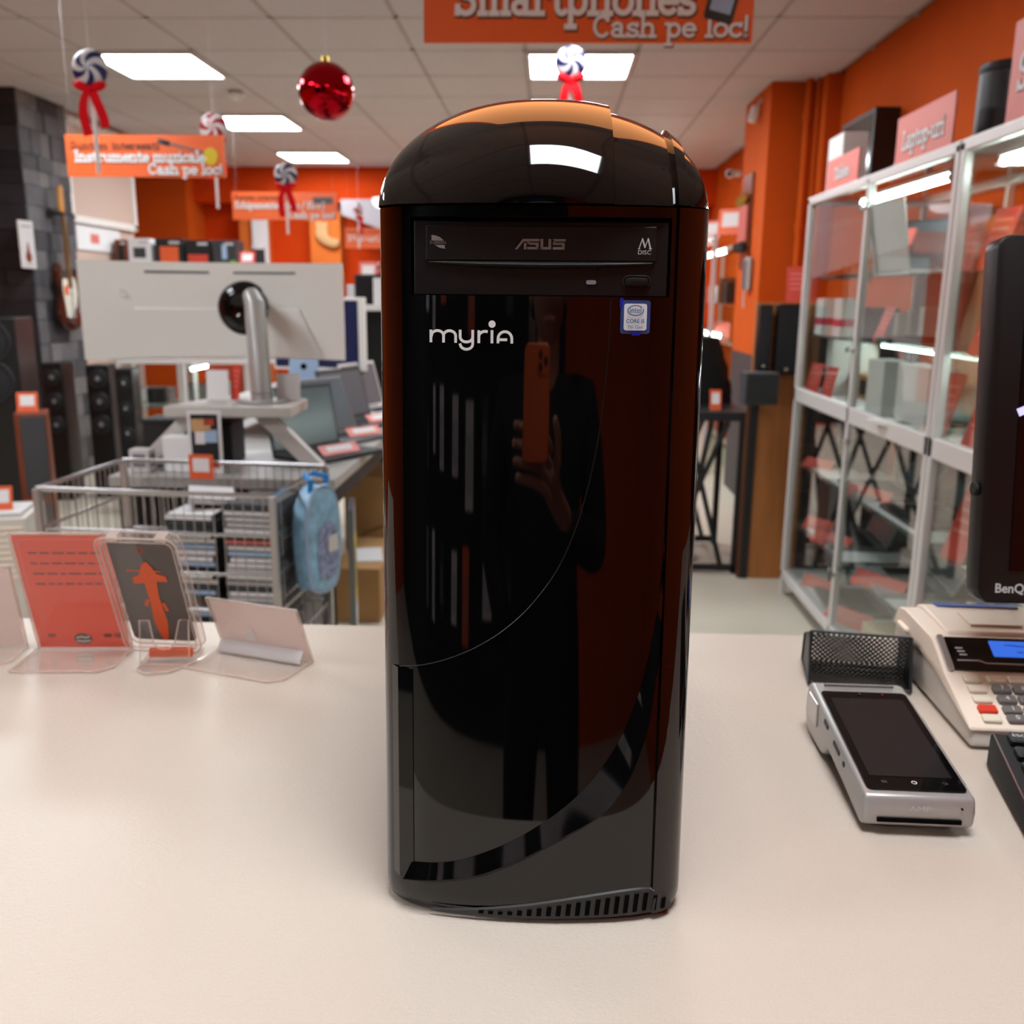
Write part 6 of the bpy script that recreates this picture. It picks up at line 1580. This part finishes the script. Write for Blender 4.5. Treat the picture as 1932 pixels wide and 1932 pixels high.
# ================================================================== behind the camera: accessory wall and the photographer
t = thing('accessory_wall', 'dark slotted panel wall with hooks behind the photographer', 'display panel', (-.9, -2.28, .2))
MB().box((0, .01, 1.05), (2.2, .02, 2.1)).build('panel', 'black_soft', t)
for k in range(16): MB().box((0, .022, .1 + .13 * k), (2.2, .006, .012)).build('slot_rail', 'steel_dark', t)
rr = random.Random(9)
for r_ in range(3):
    for c_ in range(9):
        x = -1.75 + .235 * c_ + rr.uniform(-.03, .03); z = 1.88 - .56 * r_ + rr.uniform(-.03, .03); h = rr.uniform(.22, .40); w = rr.uniform(.07, .12)
        m = rr.choice(['white_card', 'paper_grey', 'laptop_dark', 'poly_bag', 'white_card', 'orange_card', 'black_soft'])
        t = thing('blister_pack', '%s accessory pack, row %s, column %s on the wall behind the photographer' % ({'white_card': 'white', 'paper_grey': 'grey', 'laptop_dark': 'dark grey', 'poly_bag': 'clear', 'orange_card': 'orange', 'black_soft': 'black'}[m], ('one', 'two', 'three')[r_], ('one', 'two', 'three', 'four', 'five', 'six', 'seven', 'eight', 'nine')[c_]), 'accessory', (x, -2.10, z - h), group='hanging accessory packs')
        MB().box((0, 0, h / 2), (w, .012, h)).build('backing_card', m, t, bevel=.002)
        MB().box((0, .012, h * .42), (w * .7, .02, h * .55)).build('blister', 'poly_bag', t, bevel=.006)
        MB().cyl((0, -.15, h - .02), (0, .03, h - .02), .003, n=6).build('peg_hook', 'chrome', t)
t = thing('wall_shelf', 'white shelf with boxes on the wall behind the photographer', 'shelf', (-.55, -2.12, 2.12))
MB().box((0, 0, 0), (1.3, .28, .025)).build('board', 'white_plastic', t)
for s in (-1, 1): MB().box((s * .5, -.06, -.06), (.02, .16, .10)).build('bracket', 'alu_frame', t)
for k in range(4):
    carton(('navy', 'white', 'grey', 'dark blue')[k] + ' box on the shelf behind the photographer', (-1.0 + .3 * k, -2.13, 2.133), (.22, .2, .2 + .03 * (k % 2)), ('blue_print', 'white_card', 'laptop_grey', 'screen_blue')[k], name='shelf_box')
# --- the photographer, standing behind the phone; seen mirrored in the tower
def skinned(name, verts, edges, radii, m, parent, root=0, sub=2):
    me = bpy.data.meshes.new(name); me.from_pydata(verts, edges, [])
    o = bpy.data.objects.new(name, me); COL.objects.link(o)
    md = o.modifiers.new('skin', 'SKIN'); md.use_smooth_shade = True
    for i, r in enumerate(radii):
        me.skin_vertices[0].data[i].radius = r if isinstance(r, tuple) else (r, r)
    me.skin_vertices[0].data[root].use_root = True
    sb = o.modifiers.new('sub', 'SUBSURF'); sb.levels = sub; sb.render_levels = sub
    dg = bpy.context.evaluated_depsgraph_get(); dg.update()
    m2 = bpy.data.meshes.new_from_object(o.evaluated_get(dg))
    bpy.data.objects.remove(o); m2.name = name
    m2.materials.clear(); m2.materials.append(MATS[m])
    for p in m2.polygons: p.use_smooth = True
    return link(name, m2, parent)
ph = thing('person', 'person in black jacket and trousers holding up a phone, mirrored in the tower', 'person', (0.02, -.42, 0))
ph.scale = (.9, .9, .9)
# body in dark clothes (local coordinates, facing +y)
V = [(0, 0, .98), (0, .0, 1.16), (0, -.01, 1.36), (0, -.02, 1.47),                    # pelvis, waist, chest, neck base
     (.19, -.02, 1.42), (.25, .05, 1.16), (.085, .235, 1.236),                            # right arm: shoulder, elbow, wrist
     (-.19, -.02, 1.42), (-.27, -.03, 1.18), (-.17, .05, 1.00),                         # left arm, hand in the jacket pocket
     (.10, 0, .90), (.11, .02, .50), (.11, -.02, .10), (.12, .10, .05),                # right leg
     (-.10, 0, .90), (-.11, .02, .50), (-.11, -.02, .10), (-.12, .10, .05)]
E_ = [(0, 1), (1, 2), (2, 3), (2, 4), (4, 5), (5, 6), (2, 7), (7, 8), (8, 9), (0, 10), (10, 11), (11, 12), (12, 13), (0, 14), (14, 15), (15, 16), (16, 17)]
RD = [(.17, .12), (.15, .11), (.18, .12), (.07, .07), .075, .058, .042, .075, .058, .042, (.095, .095), .07, .055, .045, (.095, .095), .07, .055, .045]
skinned('clothed_body', V, E_, RD, 'fabric_black', ph)
hd = MB(); rows = []
for k in range(13):
    v = -1 + 2 * k / 12; r_ = math.sqrt(max(0.0, 1 - v * v))
    row = []
    for a in range(0, 361, 20):
        ca_, sa_ = math.cos(R(a)), math.sin(R(a)); jaw = 1 - .22 * max(0, -v) ** 1.5
        y = .095 * r_ * sa_ * jaw
        if sa_ > .8 and -.35 < v < .05: y += .022 * (1 - abs(v + .15) / .2) if abs(v + .15) < .2 else 0      # nose
        row.append((.074 * r_ * ca_ * jaw, y, .118 * v))
    rows.append(row)
hd.grid(rows); head = hd.build('head', 'skin', ph, smooth='all', loc=(0, .01, 1.635), merge=True)
MB().cyl((0, -.01, 1.46), (0, 0, 1.56), .052, .05, 16).build('neck', 'skin', ph, smooth=True)
hr = MB(); rows = []
for k in range(9):
    v = .22 + .78 * k / 8; r_ = math.sqrt(max(0.0, 1 - v * v)); rows.append([(.080 * r_ * math.cos(R(a)), .101 * r_ * math.sin(R(a)) - .006, .124 * v) for a in range(0, 361, 20)])
hr.grid(rows); hr.grid([[(.081 * math.cos(R(a)), .101 * math.sin(R(a)) - .008, z) for a in range(170, 371, 20)] for z in (-.05, .02, .05)])
hr.build('hair', 'hair', head, smooth='all')
for s in (-1, 1):
    MB().lathe([(.0001, -.011), (.010, 0), (.0001, .011)], 12, T4(s * .030, .088, .008)).build('eye', 'print_white', head, smooth='all')
    MB().lathe([(.0001, -.005), (.005, 0), (.0001, .005)], 10, T4(s * .030, .0965, .008)).build('iris', 'hair', head, smooth='all')
    MB().tube([(s * .016, .094, .027), (s * .03, .094, .031), (s * .046, .084, .027)], .0035, 6).build('eyebrow', 'hair', head)
    MB().lathe([(.0001, -.028), (.012, -.012), (.015, .012), (.0001, .028)], 12, T4(s * .078, -.004, -.004)).build('ear', 'skin', head, smooth='all')
MB().tube([(-.024, .080, -.062), (0, .087, -.060), (.024, .080, -.062)], .005, 8).build('lips', 'red_card_pink', head, smooth=True)
# raised hand around the phone: palm and five fingers, all one skin surface
W = (.05, .30, 1.215)
hv = [(.105, .215, 1.165), W, (.035, .345, 1.255)]
he = [(0, 1), (1, 2)]; hrad = [(.030, .024), (.034, .022), (.036, .018)]
SH = lambda L: [((x - .035) / .9, y / .9, (z - .045) / .9) for x, y, z in L]
skinned('hand', SH(hv), he, hrad, 'skin', ph, 0, 2)
for k, (zz, L) in enumerate(((1.300, 1.0), (1.278, 1.06), (1.256, 1.0), (1.236, .85))):
    b_ = (.030, .352, zz - .012)
    skinned('finger', SH([(.045, .335, zz - .03), b_, (-.005, .366, zz), (-.040 * L - .012, .372, zz + .004), (-.052 * L - .012, .386, zz + .006)]), [(0, 1), (1, 2), (2, 3), (3, 4)], [.010, .0098, .0092, .0085, .0072], 'skin', ph, 0, 2)
skinned('thumb', SH([(.048, .325, 1.235), (.062, .352, 1.262), (.058, .382, 1.295), (.046, .392, 1.318)]), [(0, 1), (1, 2), (2, 3)], [.015, .0125, .0105, .0085], 'skin', ph, 0, 2)
pn = thing('smartphone', 'orange smartphone held up by the photographer, mirrored in the tower', 'phone', (-.018, -.030, 1.235), (12.95, 0, 2))
MB().prism(rrect(.072, .150, .012, 5, .0, .055), .008, T4(0, 0, 0) @ rot4(90, 'X')).build('body', 'phone_orange', pn, bevel=.002)
MB().prism(rrect(.034, .034, .008, 5, .016, .106), .002, T4(0, .002, 0) @ rot4(90, 'X')).build('camera_plate', 'phone_orange', pn)
for (x, z) in ((.009, .114), (.009, .098), (.024, .106)): MB().cyl((x, .002, z), (x, .0035, z), .006, n=16).build('lens', 'screen_black', pn)
MB().prism(rrect(.066, .144, .010, 5, .0, .055), .0006, T4(0, -.0081, 0) @ rot4(90, 'X')).build('screen', 'screen_grey', pn)
